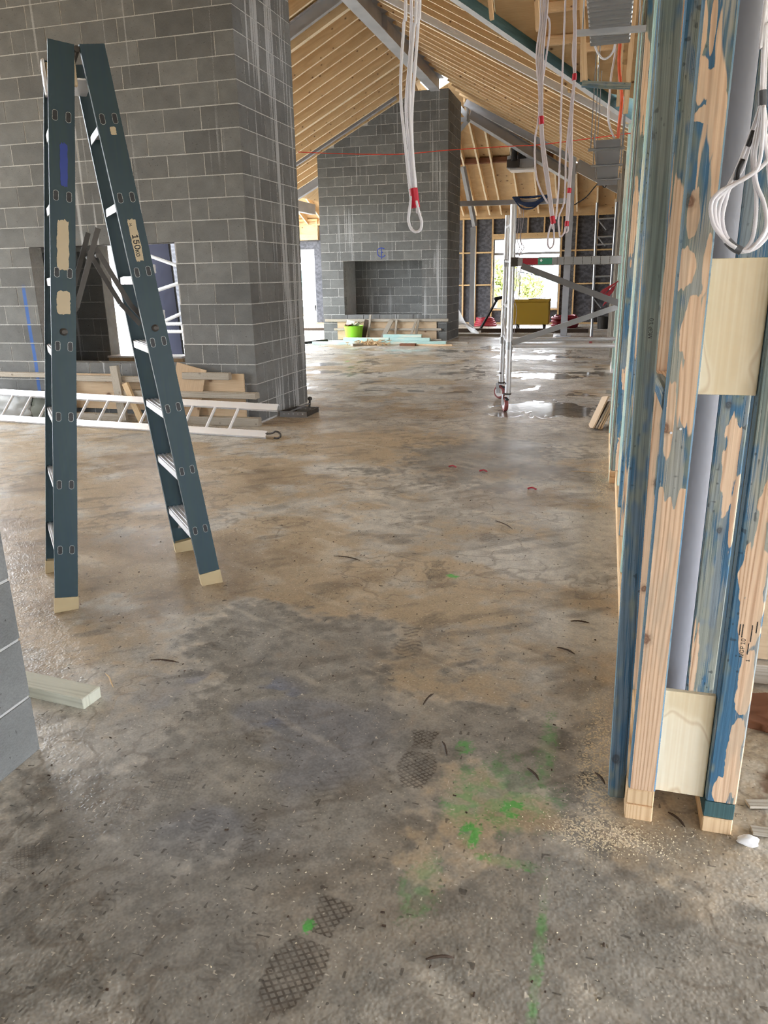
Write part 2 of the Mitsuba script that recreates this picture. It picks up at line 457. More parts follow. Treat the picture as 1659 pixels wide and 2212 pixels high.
def floor_fn(p, n, uv):
    x, y = p.x, p.y
    big = fbm(x * 0.8, y * 0.8, 1.3, 4)
    mid = fbm(x * 3.3, y * 3.3, 5.0, 4)
    fine = fbm(x * 22.0, y * 22.0, 8.0, 3)
    grit = noise(x * 190.0, y * 190.0, 1.0)
    c = mix(C(188, 184, 174), C(166, 162, 153), smoothstep(0.35, 0.65, mid))
    # ochre mud, thickest on the left and along the walked middle
    mud = big * 0.5 + mid * 0.5 + 0.13 * smoothstep(0.5, 0.62, noise(x * 1.1, y * 1.5, 2.0)) + dr.select(x + (mid - 0.5) < -1.5, 0.08, 0.0) - 0.10 + 0.14 * smoothstep(1.1, 0.8, dot(x, y, -2.0, 3.9, 3.4, 3.6) + (mid - 0.5) * 0.9)
    c = mix(c, mix(C(186, 162, 122), C(160, 136, 100), fine), smoothstep(0.50, 0.70, mud + 0.14 * (fine - 0.5)) * 0.66)
    # damp trodden grey
    damp = smoothstep(1.15, 0.75, dr.minimum(dr.minimum(dot(x, y, -0.80, 1.75, 0.62, 1.0), dot(x, y, -0.95, 6.15, 0.75, 0.85)), dr.minimum(dot(x, y, -0.45, 1.2, 1.2, 0.55), dot(x, y, -1.1, 2.55, 0.45, 0.40))) + (mid - 0.5) * 2.0 + (fine - 0.5) * 0.7)
    c = mix(c, mix(C(106, 104, 98), C(136, 133, 126), fine), damp * 0.72)
    c = mix(c, C(112, 118, 130), 0.5 * smoothstep(0.54, 0.66, fbm(x * 2.4, y * 2.4, 31.0, 3) + 0.1 * (fine - 0.5)) * smoothstep(1.1, 0.6, dot(x, y, -1.05, 1.95, 0.55, 0.60)))
    c = mix(c, C(60, 92, 140), 0.40 * smoothstep(0.60, 0.70, fbm(x * 7.0, y * 7.0, 37.0, 3)) * smoothstep(1.1, 0.6, dot(x, y, -1.2, 2.15, 0.30, 0.22)))
    # scuffs and drag marks
    sc = smoothstep(0.56, 0.70, fbm((x + 0.7 * y) * 3.0, (y - 0.7 * x) * 11.0, 6.0, 3) * 0.6 + fbm(x * 5.0, y * 5.0, 12.0, 3) * 0.4)
    c = mix(c, C(96, 88, 78), sc * 0.40)
    sl = smoothstep(0.58, 0.72, fbm((x - 0.5 * y) * 2.5, (y + 0.5 * x) * 13.0, 16.0, 3) * 0.5 + fbm(x * 4.0, y * 4.0, 19.0, 3) * 0.5)
    c = mix(c, C(206, 198, 182), sl * 0.35)
    stain = smoothstep(0.62, 0.74, fbm(x * 1.7 + 4.0, y * 1.7, 44.0, 4) + 0.16 * (fine - 0.5))
    c = mix(c, C(120, 102, 80), stain * 0.45)
    web = smoothstep(0.05, 0.015, dr.abs(fbm(x * 7.0, y * 7.0, 51.0, 3) - 0.5)) * smoothstep(0.45, 0.6, noise(x * 2.0, y * 2.0, 52.0))
    c = mix(c, C(104, 92, 78), web * 0.35)
    c = c * (0.72 + 0.40 * fine + 0.26 * (grit - 0.5))
    c = mix(c, (0.035, 0.03, 0.025), smoothstep(0.92, 0.94, noise(x * 75.0, y * 75.0, 13.0)) * 0.6)
    c = mix(c, C(214, 206, 190), smoothstep(0.93, 0.95, noise(x * 130.0, y * 130.0, 17.0)) * 0.6)
    c = mix(c, C(58, 50, 42), prints(p) * 0.75)
    g = mi.Float(0.0)
    for cx, cy, rx, ry, s in GREEN: g = dr.maximum(g, smoothstep(1.25, 0.5, dot(x, y, cx, cy, rx, ry) + (fine - 0.5) * 0.9 + (grit - 0.5) * 0.5) * s)
    c = mix(c, C(72, 168, 70), dr.clip(g * (0.35 + 0.9 * smoothstep(0.35, 0.65, fbm(x * 40.0, y * 40.0, 61.0, 2))), 0, 0.8))
    # sawdust swept out from the studs
    sd = smoothstep(1.2, 0.4, dr.minimum(dr.minimum(dot(x, y, 0.07, 2.10, 0.06, 0.40), dot(x, y, 0.09, 1.77, 0.15, 0.07)), dot(x, y, 0.06, 5.6, 0.10, 0.9)) + (mid - 0.5) * 0.7)
    c = mix(c, C(226, 212, 182), sd * smoothstep(0.54, 0.68, noise(x * 230.0, y * 230.0, 23.0)) * 0.7)
    w = wet(p)
    c = mix(c, c * 0.42, w)
    # bare soil past the slab edge on the right
    soil = smoothstep(0.0, 0.1, dr.minimum(x - 0.52, 2.62 - y) + (fine - 0.5) * 0.2) * dr.select(y > 1.2, 1.0, 0.0) * smoothstep(0.42, 0.55, mid)
    return mix(c, C(92, 62, 44), soil * 0.8)


def floor_rough(p, n, uv):
    f = fbm(p.x * 3.3, p.y * 3.3, 5.0, 3)
    return dr.lerp(0.30 + 0.24 * f, mi.Float(0.10), wet(p))


def floor_bump(p, n, uv):
    return (fbm(p.x * 30.0, p.y * 30.0, 3.0, 3) + 0.5 * noise(p.x * 170.0, p.y * 170.0)) * (1 - wet(p) * 0.93)


tex('mat_floor', floor_fn, floor_rough, bump=floor_bump, amp=0.0022, spec=0.5, eps=1.5e-3)


def steel_fn(p, n, uv):
    m = fbm(p.x * 5.0, p.y * 5.0, p.z * 5.0, 3)
    return mix(C(158, 160, 164), C(178, 180, 184), m)


tex('mat_steel', steel_fn, 0.5)
plain('mat_pale_steel', C(206, 208, 211), 0.45)
plain('mat_tube', C(122, 123, 130), 0.65)
plain('mat_galv', C(170, 172, 174), 0.38, 0.75)
plain('mat_dark_galv', C(112, 112, 112), 0.5, 0.4)
plain('mat_alu', C(216, 218, 221), 0.32, 0.45)
plain('mat_dark_steel', C(70, 66, 62), 0.5, 0.5)
plain('mat_tray', C(140, 141, 143), 0.4, 0.35)


def frp_fn(p, n, uv):
    v = noise(p.x * 160.0, p.y * 160.0, p.z * 3.0)
    w = fbm(p.x * 20.0, p.y * 20.0, p.z * 1.5, 2)
    return mix(mix(C(38, 58, 62), C(46, 66, 66), w), C(30, 52, 70), v * 0.6)


tex('mat_fibreglass', frp_fn, 0.5)
plain('mat_white_cable', C(216, 214, 218), 0.45)
plain('mat_grey_cable', C(196, 188, 194), 0.5)
plain('mat_orange_cable', C(226, 100, 62), 0.5)
plain('mat_black', C(28, 28, 30), 0.5)
plain('mat_red_tape', C(176, 24, 44), 0.4)
plain('mat_grey_tape', C(84, 86, 90), 0.35)
plain('mat_blue_tape', C(30, 52, 130), 0.45)
plain('mat_sticker', C(178, 162, 134), 0.6)
plain('mat_foot', C(170, 152, 116), 0.7)
plain('mat_print', C(40, 36, 34), 0.7)
plain('mat_string', C(226, 84, 66), 0.6)


def wrap_fn(p, n, uv):
    m = fbm(p.x * 16.0, p.y * 16.0, p.z * 16.0, 4)
    return mix(C(62, 63, 68), C(88, 89, 95), smoothstep(0.3, 0.7, m))


tex('mat_wrap', wrap_fn, 0.6)
tex('mat_far_pine', wood(C(208, 178, 132), C(170, 136, 92)))
plain('mat_yellow', C(176, 142, 44), 0.45)
plain('mat_cream', C(206, 200, 176), 0.5)
plain('mat_lime', C(132, 196, 38), 0.4)
plain('mat_bag', C(168, 170, 168), 0.35)
plain('mat_white', C(232, 233, 234), 0.5)
plain('mat_red', C(150, 36, 50), 0.45)
plain('mat_caster', C(140, 74, 72), 0.5)
plain('mat_blue_cable', C(36, 58, 98), 0.45)
plain('mat_film', C(214, 214, 214), 0.3)
scene['mat_backlit_film'] = {'type': 'principledthin', 'base_color': rgb((0.85, 0.85, 0.85)), 'roughness': 0.5, 'diff_trans': 1.3}
plain('mat_rivet', C(150, 152, 150), 0.45, 0.5)
plain('mat_tarp', C(84, 86, 74), 0.7)
plain('mat_panel', C(92, 96, 118), 0.5)
plain('mat_grey_board', C(150, 152, 156), 0.8)
plain('mat_green_paint', C(58, 140, 110), 0.5)
tex('mat_soil', lambda p, n, uv: mix(C(196, 186, 168), C(164, 152, 132), fbm(p.x * 0.8, p.y * 0.8, 2.0, 4)), 0.9)
tex('mat_leaf', lambda p, n, uv: mix(C(150, 164, 104), C(188, 194, 130), noise(p.x * 1.7, p.y * 1.7, p.z * 1.7)), 0.7)  # leaf colour paled to carry outdoor haze
tex('mat_hill', lambda p, n, uv: mix(C(150, 166, 172), C(178, 188, 186), fbm(p.x * 0.03, p.y * 0.03, p.z * 0.06, 4)), 0.9)  # bluish distance haze is mixed into this colour
plain('mat_bark', C(120, 104, 84), 0.9)
plain('mat_cab_glass', C(120, 160, 160), 0.1)
plain('mat_rust', C(110, 70, 46), 0.8)
tex('mat_splinter', wood(C(206, 180, 140), C(150, 120, 84), kn=0))
plain('mat_dark_splinter', C(66, 52, 40), 0.8)
plain('mat_chip', C(232, 220, 194), 0.8)
tex('mat_grey_green', wood(C(190, 190, 174), C(160, 160, 142), kn=0.3))
plain('mat_slab_edge', C(150, 146, 138), 0.9)

# ------------------------------------------------------------------ the setting: slab, block walls, roof, far wall
FL = np.array([[-16, -6, 0], [6, -6, 0], [6, 24.6, 0], [-16, 24.6, 0]], float)
struct('floor', cat((FL, np.array([[0, 1, 2], [0, 2, 3]]), None), bx(-16, 6, 24.6, 24.62, -0.3, 0.0)[:2] + (None,)), 'mat_floor', 'dusty concrete slab with ochre mud, boot prints, puddles and green marking paint')

JT, BH = 0.010, 0.200


def blocks(wall, axis, a0, a1, face, sign, courses, first, opening=None, ztop=None, depth=0.19, z0=0.02, step=-1, mat='mat_block'):
    """Courses of blocks along axis ('x' or 'y') from a0 towards a1; face: the outer plane, sign: its outward direction."""
    for k in courses:
        za, zb = z0 + BH * k, z0 + BH * k + BH - JT
        pos, i = 0.0, 0
        total = abs(a1 - a0)
        seq = first(k)
        while pos < total - 0.03:
            Lb = seq if i == 0 else 0.4
            i += 1
            e = min(pos + Lb, total)
            s, t = a0 + step * pos, a0 + step * e - step * JT * (e < total)
            pos += Lb
            lo, hi = min(s, t), max(s, t)
            spans = [(lo, hi)]
            if opening and opening[2] < (za + zb) / 2 < opening[3]:
                spans = [(lo, min(hi, opening[0])), (max(lo, opening[1]), hi)]
            for lo, hi in spans:
                if hi - lo < 0.03: continue
                top = zb
                if ztop is not None:
                    lim = ztop((lo + hi) / 2)
                    if za > lim: continue
                w = rng.uniform(-0.0012, 0.0012)
                d0, d1 = (face + w, face - sign * depth)
                d0, d1 = min(d0, d1), max(d0, d1)
                g = (lo, hi, d0, d1) if axis == 'x' else (d0, d1, lo, hi)
                m = bx(g[0], g[1], g[2], g[3], za, top)
                uv = np.tile([[min(0.98, max(0.02, rng.gauss(0.45, 0.2))), 0.0]], (len(m[0]), 1))
                part(wall, 'concrete_block', (m[0], m[1], uv), mat)


XL, YL = -3.415, 7.118
core = cat(bx(-7.4, -5.97, YL + .003, 7.308, 0, 5.2), bx(-4.22, XL - .003, YL + .003, 7.308, 0, 5.2), bx(-5.97, -4.22, YL + .003, 7.308, 0, .6), bx(-5.97, -4.22, YL + .003, 7.308, 1.822, 5.2),
           bx(-3.605, XL - .003, 7.308, 8.485, 0, 5.2), bx(-7.4, -5.96, 8.298, 8.485, 0, 5.2), bx(-4.9, -3.605, 8.298, 8.485, 0, 5.2), bx(-5.96, -4.9, 8.298, 8.485, 0, .40), bx(-5.96, -4.9, 8.298, 8.485, 1.88, 5.2),
           bx(-7.4, -7.21, 7.308, 8.298, 0, 5.2), bx(-7.21, -3.605, 7.308, 8.298, 1.87, 1.97), bx(-7.21, -3.605, 7.308, 8.298, .3, .40))
struct('wall_left', core, 'mat_mortar', 'grey concrete block hearth wall with a square opening, behind the step ladder')
blocks('wall_left', 'x', XL, -7.0, YL, -1, range(0, 22, 2), lambda k: 0.4, (-5.97, -4.22, 0.60, 1.82))
blocks('wall_left', 'x', XL - .2, -7.0, YL, -1, range(1, 22, 2), lambda k: 0.4, (-5.97, -4.22, 0.60, 1.82))
blocks('wall_left', 'y', YL + .2, 8.488, XL, 1, [k for k in range(0, 22) if k % 2 == 0], lambda k: 0.4, step=1)
blocks('wall_left', 'y', YL + .0, 8.488, XL, 1, [k for k in range(0, 22) if k % 2], lambda k: 0.4, step=1)
blocks('wall_left', 'x', -5.965, -7.2, 8.292, -1, range(2, 9), lambda k: 0.4 if k % 2 else 0.2, depth=0.01)
part('wall_left', 'lintel', bx(-6.1, -4.1, YL + .02, 7.30, 1.815, 1.835), 'mat_dark_steel', label='dark steel lintel edge over the opening')
part('wall_left', 'hearth_board', bx(-5.95, -4.91, 8.22, 8.27, .33, .55), 'mat_form_ply', label='brown form board inside the opening')
part('wall_left', 'sill', bx(-5.95, -4.91, 8.20, 8.49, .55, .57), 'mat_white', label='bright sill at the back of the opening')


def left_roof(x): return 5.45 - 0.5 * (-3.77 - x)
def right_roof(x): return 5.50 - 0.54 * (x + 3.77)


XC0, XC1, YC = -6.49, -3.49, 17.40


def chim_top(x): return min(5.16, left_roof(x) + 0.02) if x < -3.77 else 5.16


hole = Polygon([(-5.95, .5), (-4.07, .5), (-4.07, 1.815), (-5.95, 1.815)])
pc = Polygon([(XC0 + .003, 0), (XC1 - .003, 0), (XC1 - .003, 5.19), (-4.40, 5.19), (XC0 + .003, left_roof(XC0) + .15)])
flue = Polygon([(-5.95, .5), (-4.07, .5), (-4.07, 3.4), (-5.95, 3.4)])
struct('wall_center', cat(prism(pc.difference(hole), (0, 17.60, 0), (0, YC + .003, 0)), prism(pc.difference(flue), (0, 18.30, 0), (0, 17.60, 0)), prism(pc, (0, 18.87, 0), (0, 18.30, 0))), 'mat_mortar', 'grey concrete block chimney with a dark fireplace, in the middle distance')
for s0, e0 in ((0, 0.0), (1, 0.2)):
    blocks('wall_center', 'x', XC1 - e0, XC0, YC, -1, range(s0, 26, 2), lambda k: 0.4, (-5.95, -4.07, 0.60, 1.82), ztop=lambda x: chim_top(x) - 0.02)
blocks('wall_center', 'y', YC + .2, 18.87, XC1, 1, [k for k in range(0, 26) if k % 2 == 0], lambda k: 0.4, step=1)
blocks('wall_center', 'y', YC, 18.87, XC1, 1, [k for k in range(0, 26) if k % 2], lambda k: 0.4, step=1)
blocks('wall_center', 'x', -4.07, -5.95, 18.294, -1, range(2, 12), lambda k: 0.3 if k % 2 == 0 else 0.1, depth=0.012)
# centre-line mark sprayed over the fireplace
ribs = []
for pts in ([(-5.02, 2.10), (-5.02, 1.84)], [(-4.93, 1.93), (-4.97, 1.89), (-5.04, 1.89), (-5.10, 1.93), (-5.12, 2.0), (-5.09, 2.06), (-5.02, 2.08), (-4.95, 2.06)], [(-4.98, 1.985), (-5.02, 1.99)]):
    ribs.append(tube([(x, YC - .002, z) for x, z in pts], 0.011, 6))
mk = cat(*ribs)
mk[0][:, 1] = YC - .002 + (mk[0][:, 1] - (YC - .002)) * 0.15
part('wall_center', 'paint_mark', mk, 'mat_blue_tape', label='blue centre-line mark sprayed above the fireplace')

struct('wall_near', bx(-2.6, -1.686, -.2, 1.704, 0, 3.0), 'mat_mortar', 'end of a grey concrete block wall at the left edge')
blocks('wall_near', 'y', 1.707, -.2, -1.683, 1, range(0, 15), lambda k: 0.4 if k % 2 else 0.2, step=-1, z0=0.002)

# ---- roof
RX, EV = -3.77, -8.1  # left eave drawn in so more daylight reaches the floor


def valley_x(y): return -1.957 + (y - 9.973) * (2.063 / 1.72)
def valley_y(x): return 9.973 + (x + 1.957) * (1.72 / 2.063)
def wing_z(y): return 3.407 + 0.648 * (11.693 - y)
def hip_z(y): return 5.5 - 0.483 * (y - 19.05)


struct('ceiling', bx(-9.8, 5.2, -4.6, 3.0, 3.0, 3.04), 'mat_roof_ply', 'pitched ceiling of plywood sheets on timber rafters')
D = 0.245                                                       # the deck lies on rafters this deep
ys = np.arange(7.2, 19.06, 1.185)
for ya, yb in zip(ys[:-1], ys[1:]):
    ra, rb = min(0.25, valley_x(ya)), min(0.25, valley_x(yb))
    gap = RX
    if rb > RX + .05:
        ra = max(ra, RX + .02)
        part('ceiling', 'plywood_sheet', quad((max(gap, RX), ya, right_roof(max(gap, RX)) + D), (ra, ya, right_roof(ra) + D), (rb, yb, right_roof(rb) + D), (max(gap, RX), yb, right_roof(max(gap, RX)) + D), .018), 'mat_roof_ply')
    gl = -4.22 if ya > 17.0 else RX                              # a gap over the far chimney stays open
    part('ceiling', 'plywood_sheet', quad((gl, ya, left_roof(gl) + D), (EV, ya, left_roof(EV) + D), (EV, yb, left_roof(EV) + D), (gl, yb, left_roof(gl) + D), .018), 'mat_roof_ply')
xs = np.arange(-9.9, 6.0, 1.2)
for xa, xb in zip(xs[:-1], xs[1:]):
    f = lambda x: min(11.75, valley_y(x) if x > RX else valley_y(2 * RX - x))
    ya, yb = max(8.25, f(xa)), max(8.25, f(xb))
    if xa > -3.7 and xa < .2:                                   # in view: two sheets up the slope
        part('ceiling', 'plywood_sheet', quad((xa, 8.2, wing_z(8.2) + .1), (xb - .006, 8.2, wing_z(8.2) + .1), (xb - .006, yb, wing_z(yb) + .1), (xa, ya, wing_z(ya) + .1), .018), 'mat_roof_ply')
    else:
        part('ceiling', 'plywood_sheet', quad((xa, 8.2, wing_z(8.2) + .1), (xb, 8.2, wing_z(8.2) + .1), (xb, yb, wing_z(yb) + .1), (xa, ya, wing_z(ya) + .1), .018), 'mat_roof_ply')
part('ceiling', 'near_slope', quad((-9.9, 8.2, wing_z(8.2) + .1), (5.2, 8.2, wing_z(8.2) + .1), (5.2, 3.0, 3.02), (-9.9, 3.0, 3.02), .018), 'mat_roof_ply')
part('ceiling', 'side_soffit', bx(.2, 5.2, 11.7, 24.5, 3.55, 3.6), 'mat_roof_ply')
hx = sorted([RX] + [float(q) for q in np.arange(-7.6, .7, 1.2)] + [.6])
for xa, xb in zip(hx[:-1], hx[1:]):
    hy = lambda x: 19.05 + 1.118 * max(0.0, (x - RX) if x > RX else (RX - x) * .93)
    mids = [min(24.3, hy(xa)), min(24.3, hy(xb))]
    if min(mids) > 24.2: continue
    yc = 21.75
    if max(mids) < yc:
        part('ceiling', 'plywood_sheet', quad((xa, mids[0], hip_z(mids[0]) + .2), (xb, mids[1], hip_z(mids[1]) + .2), (xb, yc, hip_z(yc) + .2), (xa, yc, hip_z(yc) + .2), .018), 'mat_roof_ply')
        part('ceiling', 'plywood_sheet', quad((xa, yc, hip_z(yc) + .2), (xb, yc, hip_z(yc) + .2), (xb, 24.3, hip_z(24.3) + .2), (xa, 24.3, hip_z(24.3) + .2), .018), 'mat_roof_ply')
    else:
        part('ceiling', 'plywood_sheet', quad((xa, mids[0], hip_z(mids[0]) + .2), (xb, mids[1], hip_z(mids[1]) + .2), (xb, 24.3, hip_z(24.3) + .2), (xa, 24.3, hip_z(24.3) + .2), .018), 'mat_roof_ply')
# the two main slopes carried on over the hipped end
part('ceiling', 'plywood_sheet', quad((RX, 19.05, right_roof(RX) + D), (.3, 19.05, right_roof(.3) + D), (.3, 23.6, right_roof(.3) + D), (RX + .02, 19.08, right_roof(RX + .02) + D), .018), 'mat_roof_ply')
part('ceiling', 'plywood_sheet', quad((RX, 19.05, left_roof(RX) + D), (EV, 19.05, left_roof(EV) + D), (EV, 23.1, left_roof(EV) + D), (RX - .02, 19.08, left_roof(RX - .02) + D), .018), 'mat_roof_ply')

for y in np.arange(8.80, 19.0, 0.452):
    if abs(y - 12.1) < .2: continue
    if y > 0:
        gl = RX - .12 if y < 17.1 else -4.25
        for dy in ((-.023, .023) if abs(y - 12.42) < .12 or abs(y - 15.58) < .12 else (0,)):
            P, Q = (gl, y + dy, left_roof(gl) + .12), (EV, y + dy, left_roof(EV) + .12)
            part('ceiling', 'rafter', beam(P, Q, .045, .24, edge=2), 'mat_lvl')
    xr1 = min(.22, valley_x(y) - .06)
    gr = RX + .12 if y < 17.1 else -3.46
    if xr1 > gr + .2:
        for dy in ((-.023, .023) if abs(y - 12.42) < .12 or abs(y - 15.1) < .12 else (0,)):
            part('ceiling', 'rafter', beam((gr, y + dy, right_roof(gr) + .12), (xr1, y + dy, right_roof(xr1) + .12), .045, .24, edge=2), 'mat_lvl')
# blocking pieces between the rafters of the right slope
yy = np.arange(10.6, 18.5, 0.452)
bl = []
for i, y in enumerate(yy):
    x = -0.55 - .145 * (i - 2) + rng.uniform(-.05, .05)
    if x > valley_x(y) - .2 or x < -3.0: continue
    bl.append(box((x, y + .225, right_roof(x) + .13), (.035, .40, .19), None))
for b in bl: part('ceiling', 'blocking', b, 'mat_roof_ply')

obj('ridge_beam', cat(prism(ibeam(.21, .32, .016, .012), (RX, 8.3, 5.175), (RX, 17.75, 5.175)), bx(RX - .1, RX + .1, 13.3, 13.312, 5.19, 5.48), bx(RX - .1, RX + .1, 9.5, 9.512, 5.19, 5.48)), 'mat_steel',
    'grey steel ridge beam running to the top of the far block chimney', 'steel beam')
for y, nmx in ((12.12, 'near'), (19.02, 'far')):
    for side in (-1, 1):
        fz = left_roof if side < 0 else right_roof
        x0, x1 = (RX - .12, EV) if side < 0 else (RX + .12, .2)
        if nmx == 'far': x0 = (-4.6 if side < 0 else -3.46)
        if nmx == 'far' and side > 0: x1 = -1.03
        dep = .30 if nmx == 'far' else .20
        t = channel(.075, dep, .012) if nmx == 'near' else ibeam(.13, .36, .014, .01)
        off = .10 if nmx == 'near' else -.16
        lab = {('near', -1): 'grey steel rafter channel of the left roof slope, nearest the camera', ('near', 1): 'round-edged grey steel rafter crossing the right roof slope in front of the far portal',
               ('far', -1): 'dark grey steel portal rafter left of the far chimney', ('far', 1): 'dark grey steel portal rafter from the far chimney down to the steel column'}[(nmx, side)]
        obj('steel_rafter', prism(t, (x0, y, fz(x0) + off), (x1, y, fz(x1) + off)), 'mat_pale_steel' if nmx == 'near' and side > 0 else 'mat_steel', lab, 'steel beam')
obj('steel_rafter', prism(channel(.075, .22, .012), (-4.6, 17.2, left_roof(-4.6) + .10), (EV, 17.2, left_roof(EV) + .10)), 'mat_steel', 'grey steel rafter on the left slope just before the far chimney', 'steel beam')
obj('steel_rafter', cat(prism(channel(.09, .26, .012), (-.86, 19.02, 3.80), (.22, 19.02, 3.22)), *[cyl((-.80, 18.98, 3.72 + q), (-.80, 18.96, 3.72 + q), .018, 8) for q in (0, .11)]), 'mat_galv', 'light grey steel rafter tail from the column to the right wall', 'steel beam')
obj('hip_rafter', prism(ibeam(.15, .26, .014, .01), (-3.42, 19.45, 4.95), (-1.08, 22.05, 3.72)), 'mat_steel', 'grey steel hip rafter behind the portal rafter, above the hung heater', 'steel beam')
obj('apex_bracket', cat(box((-3.40, 19.25, 5.02), (.02, .30, .26)), beam((-3.36, 19.2, 4.92), (-3.62, 19.2, 5.22), .012, .10), beam((-3.36, 19.2, 4.92), (-3.66, 19.2, 4.92), .012, .10), beam((-3.36, 19.2, 4.92), (-3.62, 19.2, 4.66), .012, .10)), 'mat_galv',
    'star-shaped steel bracket where the hip meets the far chimney', 'bracket')
obj('steel_column', cat(prism(Polygon([(-.075, -.075), (.075, -.075), (.075, .075), (-.075, .075)]), (-.95, 19.05, 0.02), (-.95, 19.05, 4.02), (0, 1, 0)), bx(-1.12, -.78, 18.88, 19.22, 0, .02), bx(-1.04, -.86, 18.94, 18.96, 2.55, 2.60)), 'mat_steel',
    'square grey steel column right of the yellow site box', 'column')
obj('tie_beam', prism(channel(.09, .11, .01), (-3.6, 19.05, 3.09), (-1.03, 19.05, 3.05)), 'mat_steel', 'horizontal grey steel beam between the far chimney and the steel column', 'steel beam')
obj('steel_post', prism(Polygon([(-.06, -.06), (.06, -.06), (.06, .06), (-.06, .06)]), (-3.42, 20.4, 0), (-3.42, 20.4, 2.62), (0, 1, 0)), 'mat_steel', 'short grey steel post right of the far chimney', 'column')
obj('steel_strut', beam((-3.62, 19.9, 4.0), (-3.38, 20.4, 2.66), .10, .10), 'mat_steel', 'leaning grey steel strut above the short post by the far chimney', 'steel beam')

# hipped end: rafters running away to the far wall
for i, x in enumerate((-5.1, -4.7, -4.3, -3.91, -3.52, -3.17, -2.63, -2.09, -1.55, -1.0, -.44, .05)):
    y0 = 19.15 + 1.118 * max(0, x - RX) if x > RX else 19.15 + 1.04 * (RX - x)
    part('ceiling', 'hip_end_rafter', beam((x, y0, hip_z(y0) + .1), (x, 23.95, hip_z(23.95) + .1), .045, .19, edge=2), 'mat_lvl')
for xa, xb in ((-5.6, -4.7), (-4.7, -4.3), (-4.3, -3.91), (-3.91, -3.52), (-3.52, -3.17), (-3.17, -2.63), (-2.63, -2.09), (-2.09, -1.55)):
    part('ceiling', 'purlin', beam((xa + .023, 21.72, hip_z(21.72) + .14), (xb - .023, 21.72, hip_z(21.72) + .14), .20, .12), 'mat_rust', label='dark brown board across the far rafters')
part('ceiling', 'plywood_sheet', quad((-7.6, 21.0, 4.5), (-11.6, 21.0, 4.5), (-11.6, 24.1, 3.2), (-7.6, 24.1, 3.2), .018), 'mat_roof_ply')
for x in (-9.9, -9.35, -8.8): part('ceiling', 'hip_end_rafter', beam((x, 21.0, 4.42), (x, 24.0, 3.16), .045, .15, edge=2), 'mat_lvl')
part('ceiling', 'eave_board', bx(-9.5, .6, 24.0, 24.1, 3.1, 3.36), 'mat_roof_ply')

# valley beam and the near wing
VA, VB = np.array((-1.957, 9.973, 4.521)), np.array((.106, 11.693, 3.407))
vd = VB - VA
A0, B0 = VA - vd * .75, VB + vd * .03
vn = np.cross(vd / np.linalg.norm(vd), (0, 0, 1)); vn /= np.linalg.norm(vn)
obj('valley_beam', prism(ibeam(.10, .30, .014, .012), A0, B0), 'mat_pale_steel', 'light grey steel valley beam slanting down to the right stud wall', 'steel beam')
obj('valley_packer', beam(A0 + vn * .032 + (0, 0, .16), B0 + vn * .032 + (0, 0, .16), .045, .29), 'mat_teal_timber', 'dark teal treated timber bolted along the steel valley beam', 'board')
obj('valley_trimmer', beam(A0 + vn * .17 + (0, 0, .36), B0 + vn * .17 + (0, 0, .36), .045, .12), 'mat_pine', 'pale timber running beside the teal board on the valley beam', 'board')
for i, x in enumerate((-2.45, -1.95, -1.46, -.97, -.49, -.03, .45)):
    y1 = min(11.6, valley_y(x) - .12)
    if i in (0, 1, 2): continue
    part('ceiling', 'wing_rafter', beam((x, 8.3, wing_z(8.3) + .03), (x, y1, wing_z(y1) + .03), .045, .14), 'mat_pine')
for (xa, xb, y) in ((-.95, -.51, 10.22), (-.95, -.51, 10.60), (-.47, -.05, 10.72), (-.47, -.05, 10.2), (-1.44, -.99, 9.75)):
    part('ceiling', 'wing_nogging', beam((xa, y, wing_z(y) + .04), (xb, y, wing_z(y) + .04), .045, .10), 'mat_pine')
obj('jack_post', beam((-1.50, 9.60, 4.62), (-1.44, 9.60, 4.17), .07, .045), 'mat_pine', 'short pale timber post standing on the valley beam near the ridge', 'timber post')
obj('jack_post', beam((-.972, 9.62, 4.46), (-.93, 9.62, 4.02), .07, .045), 'mat_pine', 'short pale timber post behind the middle bundle of hanging cables', 'timber post')

# far wall: studs, noggings, dark wrap, window opening
struct('wall_back', cat(bx(-9.2, -3.40, 24.06, 24.10, 0, 3.1), bx(-1.42, .7, 24.06, 24.10, 0, 3.1), bx(-3.40, -1.42, 24.06, 24.10, 2.47, 3.1), bx(-3.40, -1.42, 24.06, 24.10, 0, .42), bx(-16, -11.0, 24.06, 24.1, 0, 3.1), bx(-11.0, -9.2, 24.06, 24.10, 2.36, 2.62)), 'mat_wrap',
       'far wall lined with dark building wrap between timber studs')
for x in (-4.85, -4.32, -3.94, -3.43, -1.40, -.98, -.40, .1):
    part('wall_back', 'stud', bx(x - .022, x + .022, 23.97, 24.055, .045, 3.05), 'mat_far_pine')
for x in (-2.92, -2.39, -1.91): part('wall_back', 'stud', bx(x - .022, x + .022, 23.97, 24.055, 2.62, 3.05), 'mat_far_pine')
for x in (-3.0, -2.4, -1.8): part('wall_back', 'stud', bx(x - .022, x + .022, 23.97, 24.055, .045, .40), 'mat_far_pine')
for xa, xb, z in ((-4.83, -4.34, 2.1), (-4.3, -3.96, 2.1), (-3.92, -3.45, 2.1), (-1.38, -1.0, 2.1), (-.96, -.42, 2.1), (-.38, .08, 2.1), (-4.83, -4.34, 1.16), (-4.3, -3.96, 1.16), (-3.92, -3.45, 1.16), (-1.38, -1.0, 1.16), (-.96, -.42, 1.16), (-.38, .08, 1.16)):
    part('wall_back', 'nogging', bx(xa, xb, 23.98, 24.05, z - .022, z + .022), 'mat_far_pine')
part('wall_back', 'top_plate', bx(-9.2, .6, 23.96, 24.056, 3.05, 3.10), 'mat_far_pine')
